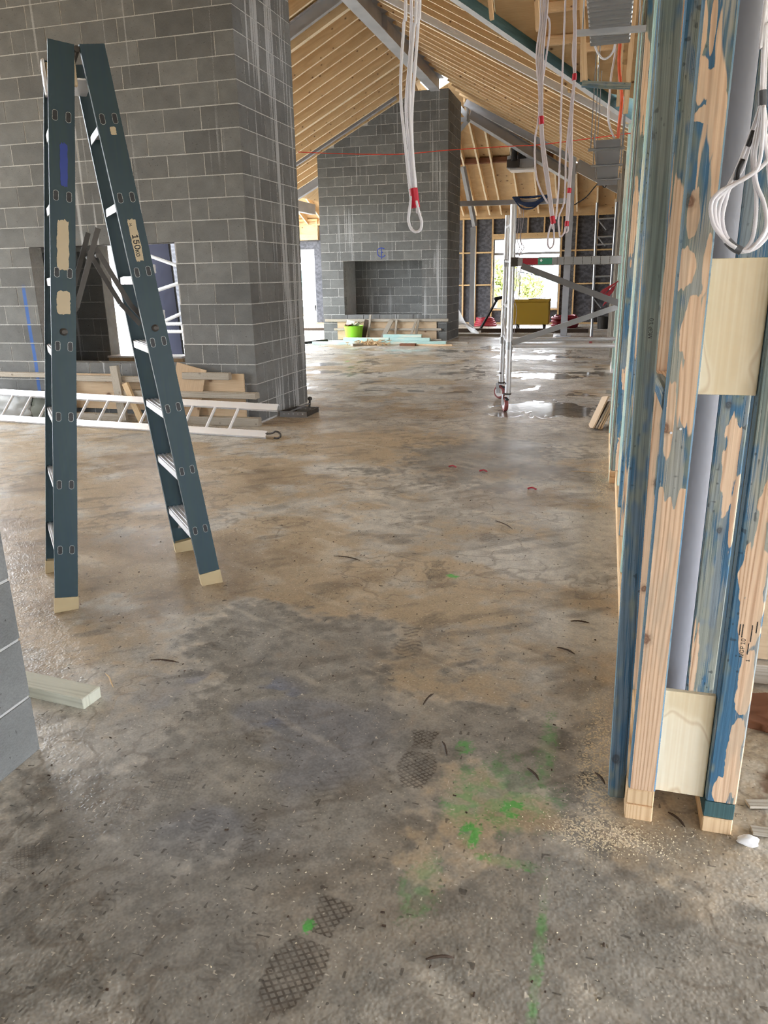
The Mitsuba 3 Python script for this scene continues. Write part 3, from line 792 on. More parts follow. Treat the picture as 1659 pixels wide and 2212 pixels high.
part('wall_back', 'bottom_plate', bx(-9.2, .6, 23.96, 24.056, 0, .045), 'mat_far_pine')
part('wall_back', 'lintel', bx(-3.41, -1.42, 23.955, 24.058, 2.47, 2.62), 'mat_far_pine')
part('wall_back', 'sill_plate', bx(-3.41, -1.42, 23.955, 24.058, .40, .445), 'mat_far_pine')
part('wall_back', 'lintel', bx(-11.0, -9.0, 23.9, 24.05, 2.62, 2.80), 'mat_far_pine', label='deep timber lintel left of the far chimney')
part('wall_back', 'upper_plate', bx(-11.0, -9.0, 23.9, 24.05, 3.18, 3.25), 'mat_far_pine')
for x in (-10.6, -9.75, -9.05): part('wall_back', 'stud', bx(x - .035, x + .035, 23.95, 24.05, 2.80, 3.18), 'mat_far_pine')
part('wall_back', 'plywood_sheet', bx(-11, -9.0, 24.05, 24.07, 2.62, 3.3), 'mat_roof_ply')


def window(n, x0, x1, z0, z1, zt):
    fr = cat(bx(x0, x0 + .03, 24.10, 24.14, z0, z1), bx(x1 - .03, x1, 24.10, 24.14, z0, z1), bx(x0, x1, 24.10, 24.14, z1 - .02, z1), bx(x0, x1, 24.09, 24.15, zt - .03, zt + .03), bx(x0, x1, 24.10, 24.14, z0, z0 + .03))
    struct('window_%d' % n, fr, 'mat_grey_board', 'far window opening with a transom and white protective film above it')
    part('window_%d' % n, 'film_strip', bx(x0 + .03, x1 - .03, 24.115, 24.1165, zt + .03, z1 - .02), 'mat_backlit_film', label='white protective film over the top light')


window(1, -3.40, -1.42, .44, 2.47, 2.05)
window(2, -11.0, -9.2, .02, 2.36, 2.10)

# ---- unseen outer walls, their openings placed and sized to tune the daylight
sd = []
for y in np.arange(-.4, 24.3, 3.5): sd.append(bx(-9.78, -9.66, y - .06, y + .06, 0, 2.5))
sd = sd[:3] + [bx(-8.06, -7.94, y - .06, y + .06, 0, 3.2) for y in (9.2, 13.2, 17.2)]
sd += [bx(-9.8, -9.64, -4.5, 8.6, 2.42, 2.75), bx(-8.1, -7.94, 8.6, 21.0, 3.14, 3.4), bx(-9.8, -9.64, -4.5, -.4, 0, 2.5)]
struct('trim_1', cat(*sd), 'mat_steel', 'unseen posts and head beam, left side opened up to add daylight')
struct('wall_front', cat(bx(-9.8, 1.4, -4.6, -4.5, 0, 3), bx(3.2, 5.2, -4.6, -4.5, 0, 3), bx(1.4, 3.2, -4.6, -4.5, 2.4, 3)), 'mat_wrap', 'unseen wall behind the camera, its right opening sized to tune the light')
sd = [bx(3.68, 3.8, y - .06, y + .06, 0, 3.0) for y in np.arange(-4.4, 5.0, 3.1)] + [bx(3.68, 3.8, -4.5, 6.2, 2.0, 3.05), bx(3.68, 3.8, 4.9, 24.4, 0, 3.6)]
struct('wall_right', cat(*sd), 'mat_wrap', 'unseen right outer wall, open bays added and sized for daylight')

# ------------------------------------------------------------------ step ladder
U, V_ = np.array((.743, .669, 0)), np.array((-.669, .743, 0))
B1, B2 = np.array((-2.313, 2.648, 0)), np.array((-1.804, 3.097, 0))            # feet of the near rails
B3, B4 = np.array((-2.716, 3.078, 0)), np.array((-2.204, 3.511, 0))            # feet of the far rails
T1, T2 = np.array((-2.141, 2.905, 2.35)), np.array((-2.046, 2.973, 2.35))
dep = V_ * 0.335
T3, T4 = T1 + dep, T2 + dep
lad = thing('step_ladder', 'tall blue fibreglass double-sided step ladder standing open in front of the block wall', 'ladder')
for (B, T, inward, rev) in ((B1, T1, V_, 0), (B2, T2, V_, 1), (B3, T3, -V_, 0), (B4, T4, -V_, 1)):
    a = (T - B) / np.linalg.norm(T - B)
    lo, hi = B + a * .06, T + a * .01
    inward = inward - a * (inward @ a); inward /= np.linalg.norm(inward)
    across = np.cross(a, inward)                                               # along the rail's width
    w = .098
    P2 = [(-w / 2, 0), (w / 2, 0), (w / 2, .03), (w / 2 - .004, .03), (w / 2 - .004, .004), (-w / 2 + .004, .004), (-w / 2 + .004, .03), (-w / 2, .03)]
    m = trimesh.creation.extrude_polygon(Polygon(P2), np.linalg.norm(hi - lo), engine='earcut')
    v = np.asarray(m.vertices)
    vv = lo + v[:, :1] * across + v[:, 1:2] * inward + v[:, 2:3] * a
    fl = np.asarray(m.faces)
    if np.dot(np.cross(across, inward), a) < 0: fl = fl[:, ::-1]
    r = part(lad, 'rail', (vv, fl, None), 'mat_fibreglass')
    near = abs(inward @ V_) > .5 and inward @ V_ > 0
    out = -inward
    # rubber foot, cut level with the floor
    f0, f1 = B + np.array((0, 0, .0)), B + a * .065
    c8 = []
    for base, zz in ((f0, 0.0), (f1, None)):
        for sx in (-1, 1):
            for sy in (-.004, .034):
                q = base + across * sx * (w / 2 + .003) + inward * sy
                if zz is not None: q = q - a * (q[2] / a[2])
                c8.append(q)
    part(lad, 'foot', trimesh.convex.convex_hull(np.array(c8)), 'mat_foot', label='beige rubber foot')
    zs = [.27 + .3 * i for i in range(7)]
    if near:
        for z in zs:
            for sx in (-.025, .025):
                ctr = B + a * ((z + .02) / a[2]) + across * sx + out * .0006
                ell = Polygon([(math.cos(t) * .009, (math.sin(t) * .007 + (.012 if math.sin(t) > 0 else -.012))) for t in np.linspace(0, 2 * math.pi, 20)[:-1]])
                ringp = ell.buffer(.0016).difference(ell)
                mm = []
                for pg, th in ((ringp, .0025), (ell, .001)):
                    e = trimesh.creation.extrude_polygon(pg, th, engine='earcut')
                    q = np.asarray(e.vertices)
                    mm.append((ctr + q[:, :1] * across + q[:, 1:2] * a + q[:, 2:3] * out, np.asarray(e.faces) if np.dot(np.cross(across, a), out) > 0 else np.asarray(e.faces)[:, ::-1], None))
                rv = part(r, 'rivet', mm[0], 'mat_rivet', label='silver oval rivet')
                part(r, 'rivet_hole', mm[1], 'mat_black')  # thin black disc painted in for the dark of the hole
        pv = B + a * (1.25 / a[2])
        part(r, 'pivot', lathe([(0, 0), (.016, 0), (.016, .004), (.008, .008), (0, .008)], pv + out * .0, 20, np.stack([across, np.cross(out, across), out], 1)), 'mat_dark_steel', label='dark round pivot bolt')
# treads, from the near to the far rail
for (Ba, Ta, Bb, Tb, s) in ((B1, T1, B3, T3, -1), (B2, T2, B4, T4, 1)):
    for i in range(7):
        z = .27 + .3 * i
        p, q = Ba + (Ta - Ba) * z / 2.35, Bb + (Tb - Bb) * z / 2.35
        d = (q - p) / np.linalg.norm(q - p)
        p, q = p + d * .008, q - d * .008
        prof = Polygon([(-.042, 0), (-.042, -.032), (-.038, -.032), (-.038, -.005), (.038, -.005), (.038, -.032), (.042, -.032), (.042, 0), (.034, 0), (.034, .003), (.026, .003), (.026, 0), (.014, 0), (.014, .003), (.006, .003), (.006, 0), (-.006, 0), (-.006, .003), (-.014, .003), (-.014, 0), (-.026, 0), (-.026, .003), (-.034, .003), (-.034, 0)])
        t = part(lad, 'tread', prism(prof, p, q), 'mat_alu', label='ribbed aluminium tread')
        if i == 0:
            for e, B in ((p, Ba), (q, Bb)):
                o = (q - p) if e is p else (p - q)
                part(lad, 'tread_brace', beam(e + o * .35 - (0, 0, .02), B + (Ta - Ba) * .055 + o * .01, .02, .004), 'mat_alu')
# head: hinge plates and plastic cap
hd = (T1 + T2 + T3 + T4) / 4
part(lad, 'hinge_pin', cyl((T1 + T2) / 2 + (0, 0, -.01) + V_ * .005, (T3 + T4) / 2 + (0, 0, -.01) - V_ * .005, .012, 12), 'mat_dark_steel')
for T in (T1, T3): part(lad, 'cap', box(T + U * .0 + (T2 - T1) * .0 + V_ * (.012 if T is T1 else -.012) + (0, 0, -.07), (.09, .02, .15), np.stack([U, V_, (0, 0, 1)], 1), .004), 'mat_sticker', label='weathered pale plastic end cap at the top')
part(lad, 'top_plate', box(hd + (0, 0, -.115), (.10, .30, .006), np.stack([U, V_, (0, 0, 1)], 1)), 'mat_alu')
part(lad, 'cap_shell', cat(box(T3 - U * .055 - V_ * .03 + (0, 0, -.06), (.012, .085, .135), np.stack([U, V_, (0, 0, 1)], 1), .004)), 'mat_white', label='torn white plastic shell on the left of the head')
# folding spreaders, near and far
for k, off in ((0, .055), (1, .09)):
    for far in (0, 1):
        b1, t1, b2, t2 = (B1, T1, B2, T2) if not far else (B3, T3, B4, T4)
        sgn = V_ if not far else -V_
        A_, Z_ = b1 + (t1 - b1) * 1.27 / 2.35 + sgn * off, b2 + (t2 - b2) * 1.25 / 2.35 + sgn * off
        H_ = (A_ + Z_) / 2 + np.array((0, 0, .30)) - U * .01
        Hh = H_ + np.array((0, 0, .11)) + U * .015
        if k == 0:
            kn = A_ + (H_ - A_) * .3 + U * .012 - np.array((0, 0, .01))
            part(lad, 'spreader_arm', cat(beam(A_, kn, .006, .022), beam(kn, Hh, .006, .022)), 'mat_dark_steel', label='brown folding spreader arm')
        else:
            kn = Z_ + (H_ - Z_) * .35 - U * .012 - np.array((0, 0, .008))
            part(lad, 'spreader_arm', cat(beam(Z_, kn, .006, .022), beam(kn, H_ + np.array((0, 0, .03)), .006, .022)), 'mat_dark_steel', label='brown folding spreader arm')
            part(lad, 'spreader_bolt', cyl(H_ - sgn * .045, H_ + sgn * .008, .009, 10), 'mat_dark_steel')


def on_rail(B, T, z, sx, poly, th, mat, base, label):
    a = (T - B) / np.linalg.norm(T - B)
    i = V_ - a * (V_ @ a); i /= np.linalg.norm(i)
    ac = np.cross(a, i)
    ctr = B + a * (z / a[2]) - i * .0004
    if isinstance(poly, Polygon): e = trimesh.creation.extrude_polygon(poly, th, engine='earcut')
    else: e = poly
    q = np.asarray(e.vertices)
    vv = ctr + (q[:, :1] + sx) * -ac * (-1 if np.dot(np.cross(-ac, a), -i) < 0 else 1) + q[:, 1:2] * a - q[:, 2:3] * i
    return part(lad, base, (vv, np.asarray(e.faces), None), mat, label=label)


def ragged(w, h, seed, n=40):
    r = random.Random(seed)
    pts = []
    for t in np.linspace(0, 2 * math.pi, n)[:-1]:
        cx, cy = math.cos(t), math.sin(t)
        k = 1 / max(abs(cx), abs(cy)) ** .9
        pts.append((cx * k * w / 2 * r.uniform(.86, 1.06), cy * k * h / 2 * r.uniform(.93, 1.04)))
    return Polygon(pts).buffer(.003).buffer(-.002)


on_rail(B1, T1, 1.60, 0, ragged(.046, .20, 1), .0012, 'mat_sticker', 'sticker', 'worn beige label on the left rail')
on_rail(B1, T1, 1.37, 0, ragged(.052, .095, 2), .0012, 'mat_sticker', 'sticker', 'small worn beige label')
on_rail(B2, T2, 1.62, 0, ragged(.034, .17, 3), .0012, 'mat_sticker', 'sticker', 'torn beige load label reading 150KG')
on_rail(B2, T2, 2.045, .008, ragged(.022, .03, 4), .0012, 'mat_sticker', 'sticker', 'beige scrap of label')
on_rail(B1, T1, 1.91, .006, ragged(.028, .165, 5), .0014, 'mat_blue_tape', 'tape', 'dark blue tape')
t0 = meshkit.text_mesh('150', .024, .0006, True)
t1 = meshkit.text_mesh('KG', .015, .0006, True)
t2 = meshkit.text_mesh('AL', .010, .0006)
for tm, z0, sx in ((t0, 1.645, .009), (t1, 1.582, .009), (t2, 1.69, .008)):
    q = np.asarray(tm.vertices)
    tm.vertices = np.stack([q[:, 1] - .010, -q[:, 0] + .0, q[:, 2] + .0013], 1)
    on_rail(B2, T2, z0, sx - .010, tm, 0, 'mat_print', 'lettering', 'black lettering')

# ------------------------------------------------------------------ aluminium ladder lying on its edge
al = thing('extension_ladder', 'long silver aluminium ladder lying on its edge along the foot of the block wall', 'ladder')
E0, E1 = np.array((-7.1, 6.77, .04)), np.array((-3.02, 6.43, .04))
ed = (E1 - E0) / np.linalg.norm(E1 - E0)
en = np.array((.08, .955, 0)); tilt = np.array((.03, .33, .345)); 
railp = Polygon([(-.014, -.036), (.014, -.036), (.014, -.030), (-.008, -.030), (-.008, .030), (.014, .030), (.014, .036), (-.014, .036)])
lean = tilt / np.linalg.norm(tilt)
part(al, 'rail', prism(railp, E0, E1, lean), 'mat_alu')
F0, F1 = E0 + tilt * .72 + np.array((0, 0, .0)), E1 + tilt * .64 + ed * .02
part(al, 'rail', prism(railp, F0, F1, lean), 'mat_alu')
for x in np.arange(-6.85, -3.2, .262):
    s = (x - E0[0]) / (E1[0] - E0[0])
    p = E0 + (E1 - E0) * s; q = F0 + (F1 - F0) * s + ed * .0
    part(al, 'rung', cyl(p, q, .014, 12), 'mat_alu')
part(al, 'hook', tube([(-3.03, 6.43, .05), (-2.97, 6.43, .055), (-2.925, 6.43, .075), (-2.885, 6.43, .06), (-2.88, 6.43, .03), (-2.91, 6.43, .012), (-2.945, 6.43, .014)], .009, 8), 'mat_dark_steel', label='curved grey end hook')
sh = thing('swivel_shoe', 'dark perforated steel ladder shoe lying by the corner of the block wall', 'ladder shoe')
for k, (y, x0, x1) in enumerate(((7.57, -3.38, -3.06), (7.92, -3.32, -3.06))):
    part(sh, 'side_plate', cat(bx(x0, x1, y - .004, y + .004, .004, .062), bx(x0, x1, y - .014, y + .014, 0, .006)), 'mat_galv')
    for i in range(5):
        part(sh, 'bolt', cyl((x0 + .05 + i * .055, y - .008, .036), (x0 + .05 + i * .055, y - .004, .036), .007, 8), 'mat_alu', label='bright bolt head')
part(sh, 'end_plate', beam((-3.06, 7.57, .035), (-3.06, 7.92, .035), .008, .05), 'mat_dark_steel')
part(sh, 'end_plate', beam((-3.38, 7.57, .035), (-3.32, 7.92, .035), .008, .05), 'mat_dark_steel')
part(sh, 'strap', beam((-3.33, 7.60, .03), (-3.16, 7.90, .10), .03, .008), 'mat_galv')
part(sh, 'spring_bolt', cat(cyl((-3.16, 7.90, .06), (-3.15, 7.90, .15), .012, 10), lathe([(0, 0), (.024, .0), (.026, .025), (.0, .04)], (-3.15, 7.90, .14), 12)), 'mat_dark_steel')

# ------------------------------------------------------------------ form boards leaning at the foot of the block wall
obj('formwork_board', bx(-5.85, -5.02, 7.06, 7.078, .12, .50), 'mat_form_ply', 'plywood form panel against the wall, left of the upright stake', 'plywood panel')
obj('formwork_board', bx(-4.99, -4.21, 7.06, 7.078, .12, .47), 'mat_form_ply', 'plywood form panel between the upright stake and the slanting offcut', 'plywood panel')
obj('formwork_board', bx(-4.2, -3.53, 7.055, 7.073, .06, .525), 'mat_form_ply', 'knotty plywood form panel at the right end of the stack by the wall corner', 'plywood panel')
obj('plywood_offcut', beam((-4.22, 6.99, .10), (-4.10, 7.03, .60), .34, .016, (0, 1, 0)), 'mat_form_ply', 'slanting plywood offcut leaning behind the right rail of the step ladder', 'plywood offcut')
obj('form_timber', bx(-6.75, -5.62, 6.99, 7.05, .455, .505, .004), 'mat_old_timber', 'grey timber rail on top of the form boards, left of the step ladder', 'timber')
obj('form_timber', bx(-5.55, -4.45, 6.99, 7.05, .425, .485, .004), 'mat_old_timber', 'grey timber rail along the middle of the form boards', 'timber')
obj('form_timber', bx(-4.20, -3.66, 6.985, 7.05, .47, .54, .004), 'mat_old_timber', 'short grey timber along the top edge of the right form panel', 'timber')
obj('form_timber', bx(-5.0, -3.36, 6.95, 7.05, .285, .345, .004), 'mat_old_timber', 'long grey timber halfway down the form boards, reaching the wall corner', 'timber')
obj('form_timber', bx(-4.75, -3.36, 6.97, 7.06, .0, .085, .004), 'mat_old_timber', 'weathered timber on the floor under the right form panel', 'timber')
obj('form_timber', bx(-6.0, -4.8, 6.99, 7.06, .0, .075, .004), 'mat_old_timber', 'weathered timber on the floor behind the aluminium ladder', 'timber')
obj('timber_stake', beam((-4.93, 6.94, .02), (-4.99, 6.97, .60), .095, .045, (0, 1, 0), .003), 'mat_old_timber', 'upright grey stake nailed to the form boards', 'timber stake')
obj('timber_stake', beam((-4.68, 6.90, .02), (-4.86, 6.94, .42), .07, .035, (0, 1, 0), .003), 'mat_splinter', 'split timber brace propped against the upright stake', 'timber stake')
obj('timber_stake', beam((-4.42, 6.86, .02), (-4.28, 6.98, .30), .07, .03, (0, 1, 0), .003), 'mat_splinter', 'short timber prop behind the lying aluminium ladder', 'timber stake')
obj('timber_stake', beam((-5.62, 6.98, .02), (-5.62, 7.0, .49), .05, .04, (0, 1, 0), .003), 'mat_dark_splinter', 'dark upright stake beside the left rail of the step ladder', 'timber stake')


def crumple(c, s, seed, n=3):
    m = trimesh.creation.icosphere(subdivisions=n)
    v = np.asarray(m.vertices)
    d = 0.62 + 0.75 * meshkit.fbm(v * 1.6 + seed, 3, seed) - 0.25 * np.abs(meshkit.noise(v * 4.1 + seed, seed) - .5)
    v = v * d[:, None] * np.asarray(s)
    v[:, 2] = np.maximum(v[:, 2], -s[2] * .5)
    return (v + np.asarray(c, float) + (0, 0, s[2] * .5), np.asarray(m.faces), None)


obj('plastic_bag', crumple((-6.50, 7.0, 0), (.40, .085, .20), 3), 'mat_bag', 'crumpled clear plastic bag behind the aluminium ladder at the left edge', 'plastic bag', smooth=True)
obj('tarpaulin', crumple((-5.88, 7.0, 0), (.28, .085, .19), 9), 'mat_tarp', 'crumpled dark olive tarp behind the aluminium ladder', 'tarp', smooth=True)

# seen through the opening of the block wall
dp = thing('door_panel', 'tall dark grey-blue panel standing behind the opening of the block wall', 'panel')
part(dp, 'face', beam((-6.22, 10.2, .0), (-6.42, 10.35, 2.3), .30, .05, (.4, -1, 0)), 'mat_panel')
part(dp, 'edge_strip', beam((-6.06, 10.22, .0), (-6.25, 10.37, 2.3), .02, .06, (.4, -1, 0)), 'mat_black')
for i, z in enumerate((1.62, .98)): part(dp, 'foam_block', box((-6.42 + .08 * i, 10.12, z), (.12, .06, .12)), 'mat_white')
for i, (p, q) in enumerate((((-6.9, 10.0, 1.98), (-5.75, 10.0, 1.60)), ((-6.55, 10.0, 1.25), (-5.75, 10.0, 1.46)), ((-6.45, 10.0, .80), (-5.75, 10.0, 1.06)), ((-6.38, 10.0, .85), (-5.75, 10.0, .85)), ((-6.38, 10.0, .74), (-5.75, 10.0, .74)))):
    obj('scaffold_bar', cyl(p, q, .025, 10), 'mat_white', ('topmost pale bar, slanting down to the right, in the wall opening', 'second pale bar from the top in the wall opening, slanting up to the right', 'third pale bar from the top in the wall opening, slanting up to the right', 'upper of the two level pale bars in the wall opening', 'lower of the two level pale bars in the wall opening')[i], 'bar')
obj('grey_sheet', beam((-6.12, 9.9, .0), (-6.62, 9.98, 1.62), .20, .012, (.3, -1, 0)), 'mat_grey_board', 'leaning grey fibrous sheet seen through the opening of the block wall', 'sheet')
obj('paint_tin_panel', beam((-6.50, 10.4, 1.15), (-6.62, 10.45, 1.60), .16, .02, (.3, -1, 0)), 'mat_lime', 'green sheet glimpsed through the wall opening', 'sheet')

# ------------------------------------------------------------------ offcut by the near block wall
obj('board_offcut', box((-2.045, 2.02, .0225), (.72, .092, .045), np.array([[.996, .085, 0], [-.085, .996, 0], [0, 0, 1.0]]), .003), 'mat_grey_green', 'grey-green treated timber offcut on the floor beside the near block wall', 'timber offcut')

# ------------------------------------------------------------------ stud walls on the right
def stud(x0, x1, y0, y1, z0, z1, mat, label, ch=.004, cat_='timber stud', group=None, base='wall_stud'):
    return obj(base, bx(x0, x1, y0, y1, z0, z1, ch, ax=2, edge=0), mat, label, cat_, group)


es = stud(.146, .215, 1.85, 1.895, .096, 2.98, 'mat_end_stud', 'end stud, bare knotty wood below and worn blue dye above, on two stacked plates')
obj('wall_stud', beam((.1205, 1.949, .012), (.0745, 1.949, 2.98), .045, .072, (0, 1, 0), .004, edge=1), 'mat_blue_full', 'narrow blue-dyed stud leaning beside the end stud, its foot just off the floor', 'timber stud')
obj('bottom_plate', bx(.142, .214, 1.848, 5.46, .0, .047, .003), 'mat_pine', 'lower of the two stacked bottom plates under the end stud, sawn end showing', 'bottom plate')
obj('bottom_plate', bx(.142, .214, 1.852, 5.46, .048, .095, .003), 'mat_pine', 'upper of the two stacked bottom plates under the end stud, sawn end showing', 'bottom plate')
for i, y in enumerate((2.39, 2.93, 3.47, 4.01, 4.55, 5.05)):
    stud(.146, .215, y, y + .045, .096, 2.98, ('mat_blue_raw', 'mat_blue_timber', 'mat_mint_timber')[i % 3], ('part-stripped blue stud right behind the end stud', 'second blue stud behind the end stud, seen in the gap', 'greenish stud far back in the right stud wall', 'part-stripped stud deep in the right stud wall', 'fifth stud back from the end stud', 'last stud of the near right wall')[i])
obj('nogging', bx(.148, .213, 1.897, 2.388, 1.125, 1.17, .003), 'mat_blue_timber', 'blue nogging between the end stud and the next stud', 'nogging')
obj('nogging', bx(.148, .213, 2.437, 2.928, 1.10, 1.145, .003), 'mat_blue_timber', 'blue nogging behind the second stud of the right wall', 'nogging')
stud(.343, .418, 1.85, 1.896, .096, 2.98, 'mat_right_stud', 'stud at the right edge with a large bare patch and printed grade stamps')
stud(.343, .418, 1.90, 1.945, .096, 2.98, 'mat_blue_timber', 'blue stud doubled behind the stud at the right edge')
obj('bottom_plate', bx(.340, .416, 1.848, 4.6, .0, .047, .003), 'mat_pine', 'bottom plate with a bare sawn end under the stud at the right edge', 'bottom plate')
obj('plate_packer', bx(.341, .416, 1.85, 2.3, .048, .095, .002), 'mat_teal_timber', 'dark teal plate end between the right edge stud and its bottom plate', 'bottom plate')
stud(.335, .418, 2.36, 2.405, .096, 2.98, 'mat_back_stud', 'blue stud with a long bare strip behind the steel tube')
stud(.312, .333, 2.37, 2.44, .096, 2.98, 'mat_blue_timber', 'thin bright blue timber edge beside the dark gap right of the steel tube')
stud(.343, .418, 2.93, 2.975, .096, 2.98, 'mat_blue_timber', 'blue stud deep in the right edge wall')
obj('steel_tube', cyl((.245, 2.10, .0), (.245, 2.10, 2.98), .050, 40), 'mat_tube', 'round grey steel tube column between the two stud walls', 'column', smooth=40)
obj('plywood_gusset', bx(.212, .341, 1.875, 1.890, 1.177, 1.476, .001, ax=2), 'mat_pale_ply', 'large pale plywood panel fixed between the studs at chest height', 'plywood panel')
obj('plywood_gusset', bx(.216, .341, 1.876, 1.891, .088, .398, .001, ax=2), 'mat_pale_ply', 'pale stained plywood panel fixed low between the studs', 'plywood panel')
# grade stamps
def stamp(parent, text, h, x, z, y):
    m = meshkit.text_mesh(text, h, .0004)
    q = np.asarray(m.vertices)
    m.vertices = np.stack([x - q[:, 1], y - q[:, 2], z + q[:, 0]], 1)
    return part(parent, 'grade_stamp', m, 'mat_print', label='black printed grade stamp')


rs = 'wall_stud_008'
stamp(rs, 'MGP 10', .010, .385, .53, 1.8495)
for i, (dx, z, L) in enumerate(((.392, .54, .03), (.395, .575, .045), (.368, .59, .03), (.374, .585, .035), (.405, .60, .03))): part(rs, 'grade_stamp', bx(dx, dx + .0022, 1.8492, 1.8498, z, z + L), 'mat_print')
stamp(rs, '1', .008, .40, .52, 1.8495)
stamp('wall_stud_001', 'MGP 10', .009, .108, 1.30, 1.9125)
for z in (1.09, 1.10): part(es, 'nail', cyl((.165 + (z - 1.09) * 2, 1.851, z), (.165 + (z - 1.09) * 2, 1.846, z), .003, 8), 'mat_alu', label='bent bright nail')

# stud group further along
obj('bottom_plate', bx(.100, .196, 5.47, 8.2, .0, .045, .003), 'mat_pine', 'bottom plate with a bare end under the middle stud group', 'bottom plate')
obj('bottom_plate', bx(.100, .196, 5.475, 8.2, .046, .092, .003), 'mat_pine', 'second plate under the middle stud group', 'bottom plate')
stud(.118, .195, 5.47, 5.515, .093, 3.2, 'mat_far_stud', 'blue stud with orange bare patches at the end of the middle stud group')
for i, (x0, x1, y) in enumerate(((.108, .117, 5.49), (.098, .107, 5.52), (.10, .19, 5.95), (.10, .19, 6.4), (.095, .19, 6.85), (.10, .19, 7.3))):
    stud(x0, x1, y, y + (.09 if i < 2 else .045), .0 if i < 2 else .093, 3.25, ('mat_old_timber', 'mat_mint_timber', 'mat_blue_timber')[i % 3], ('thin grey board on the edge of the middle stud group', 'thin pale green board on the edge of the middle stud group', 'stud behind the middle stud group', 'second stud behind the middle stud group', 'third stud behind the middle stud group', 'last stud behind the middle stud group')[i], .002)
stud(.13, .225, 12.0, 12.14, .06, 3.42, 'mat_mint_timber', 'pale mint-green stud far along the right wall beside the scaffold')
obj('bottom_plate', bx(.125, .30, 11.98, 13.0, .0, .06), 'mat_white', 'pale plate end under the mint-green stud', 'bottom plate')
stud(.10, .20, 14.3, 14.36, .0, 3.4, 'mat_old_timber', 'grey stud behind the mint-green stud')
stud(.06, .20, 17.5, 17.56, .0, 3.4, 'mat_old_timber', 'grey stud furthest along the right wall')
obj('top_plate', bx(.09, .20, 11.95, 18.5, 3.43, 3.475), 'mat_pine', 'top plate of the right wall under the roof slope', 'top plate')
obj('wall_sheet', bx(.24, .26, 12.3, 23.9, .0, 3.4), 'mat_wrap', 'dark wrap on the far part of the right wall', 'wall sheet')
# plywood offcuts leaning by the wall
for i in range(4):
    obj('plywood_offcut', beam((-.07 + .024 * i, 7.55 - .012 * i, .0), (.052 + .018 * i, 7.62 - .012 * i, .30 - (.05 if i else 0)), .34, .014, (1, .1, -.4)), 'mat_form_ply' if i != 1 else 'mat_old_timber', ('outermost and tallest plywood offcut leaning on the right stud wall', 'grey offcut second in the stack leaning on the right stud wall', 'third plywood offcut in the stack leaning on the right stud wall', 'innermost plywood offcut in the stack leaning on the right stud wall')[i], 'plywood offcut')
obj('timber_prop', beam((.02, 7.7, .0), (.10, 7.66, .16), .06, .03), 'mat_dark_splinter', 'dark timber block holding the leaning plywood offcuts', 'timber block')
# right background behind the edge stud
obj('plywood_sheet', bx(.52, 1.6, 2.72, 2.74, .10, .62, 0, ax=0), 'mat_form_ply', 'plywood sheet standing behind the right edge stud', 'plywood sheet')
obj('bottom_plate', bx(.50, 1.6, 2.68, 2.76, .02, .095, .003), 'mat_old_timber', 'greenish timber plate under the plywood sheet at the right edge', 'bottom plate')
obj('floor_rubble', crumple((.78, 2.45, 0), (.30, .12, .06), 21), 'mat_rust', 'heap of reddish soil below the timber plate at the right edge', 'soil heap', smooth=True)

# ------------------------------------------------------------------ hanging cables
def bundle(base, label, runs, r, mat, tapes, loops=(), tmat='mat_red_tape', tr=None):
    t = thing(base, label, 'cable bundle')
    for p in runs: part(t, 'cable', tube(p, r, 8), mat, True)
    for p in loops: part(t, 'loop', tube(p, r, 8), mat, True)
    for p in tapes: part(t, 'tape', tube(p, tr or r * 2.6, 14, len(p) > 2), tmat, 40, label='wrap of coloured tape')
    return t


up = lambda p, z: [(p[0][0], p[0][1], z)] + p
b1 = [[(-0.556, 2.2, 2.181), (-0.562, 2.2, 2.087), (-0.571, 2.2, 1.98), (-0.572, 2.2, 1.903), (-0.563, 2.2, 1.812), (-0.553, 2.2, 1.718), (-0.545, 2.2, 1.65)], [(-0.546, 2.22, 2.186), (-0.547, 2.22, 2.092), (-0.552, 2.22, 2.006), (-0.563, 2.22, 1.895), (-0.556, 2.22, 1.791), (-0.548, 2.22, 1.708), (-0.541, 2.22, 1.65)],
      [(-0.528, 2.2, 2.179), (-0.535, 2.2, 2.075), (-0.545, 2.2, 1.968), (-0.548, 2.2, 1.879), (-0.542, 2.2, 1.776), (-0.535, 2.2, 1.693), (-0.529, 2.2, 1.645)], [(-0.521, 2.21, 2.181), (-0.525, 2.21, 2.098), (-0.533, 2.21, 2.002), (-0.544, 2.21, 1.88), (-0.543, 2.21, 1.777), (-0.535, 2.21, 1.694), (-0.529, 2.21, 1.62)]]
bundle('cable_bundle', 'thick white cable bundle hanging nearest the camera, red tape above its end loop', [up(p, 3.0) for p in b1], .0043, 'mat_white_cable', [[(-0.540, 2.203, 1.684), (-0.533, 2.203, 1.634)]],
       [[(-0.543, 2.195, 1.664), (-0.55, 2.195, 1.622), (-0.552, 2.195, 1.6), (-0.545, 2.195, 1.579), (-0.532, 2.195, 1.57), (-0.518, 2.195, 1.575), (-0.514, 2.195, 1.594), (-0.521, 2.195, 1.618), (-0.53, 2.195, 1.651)]], tr=.0125)
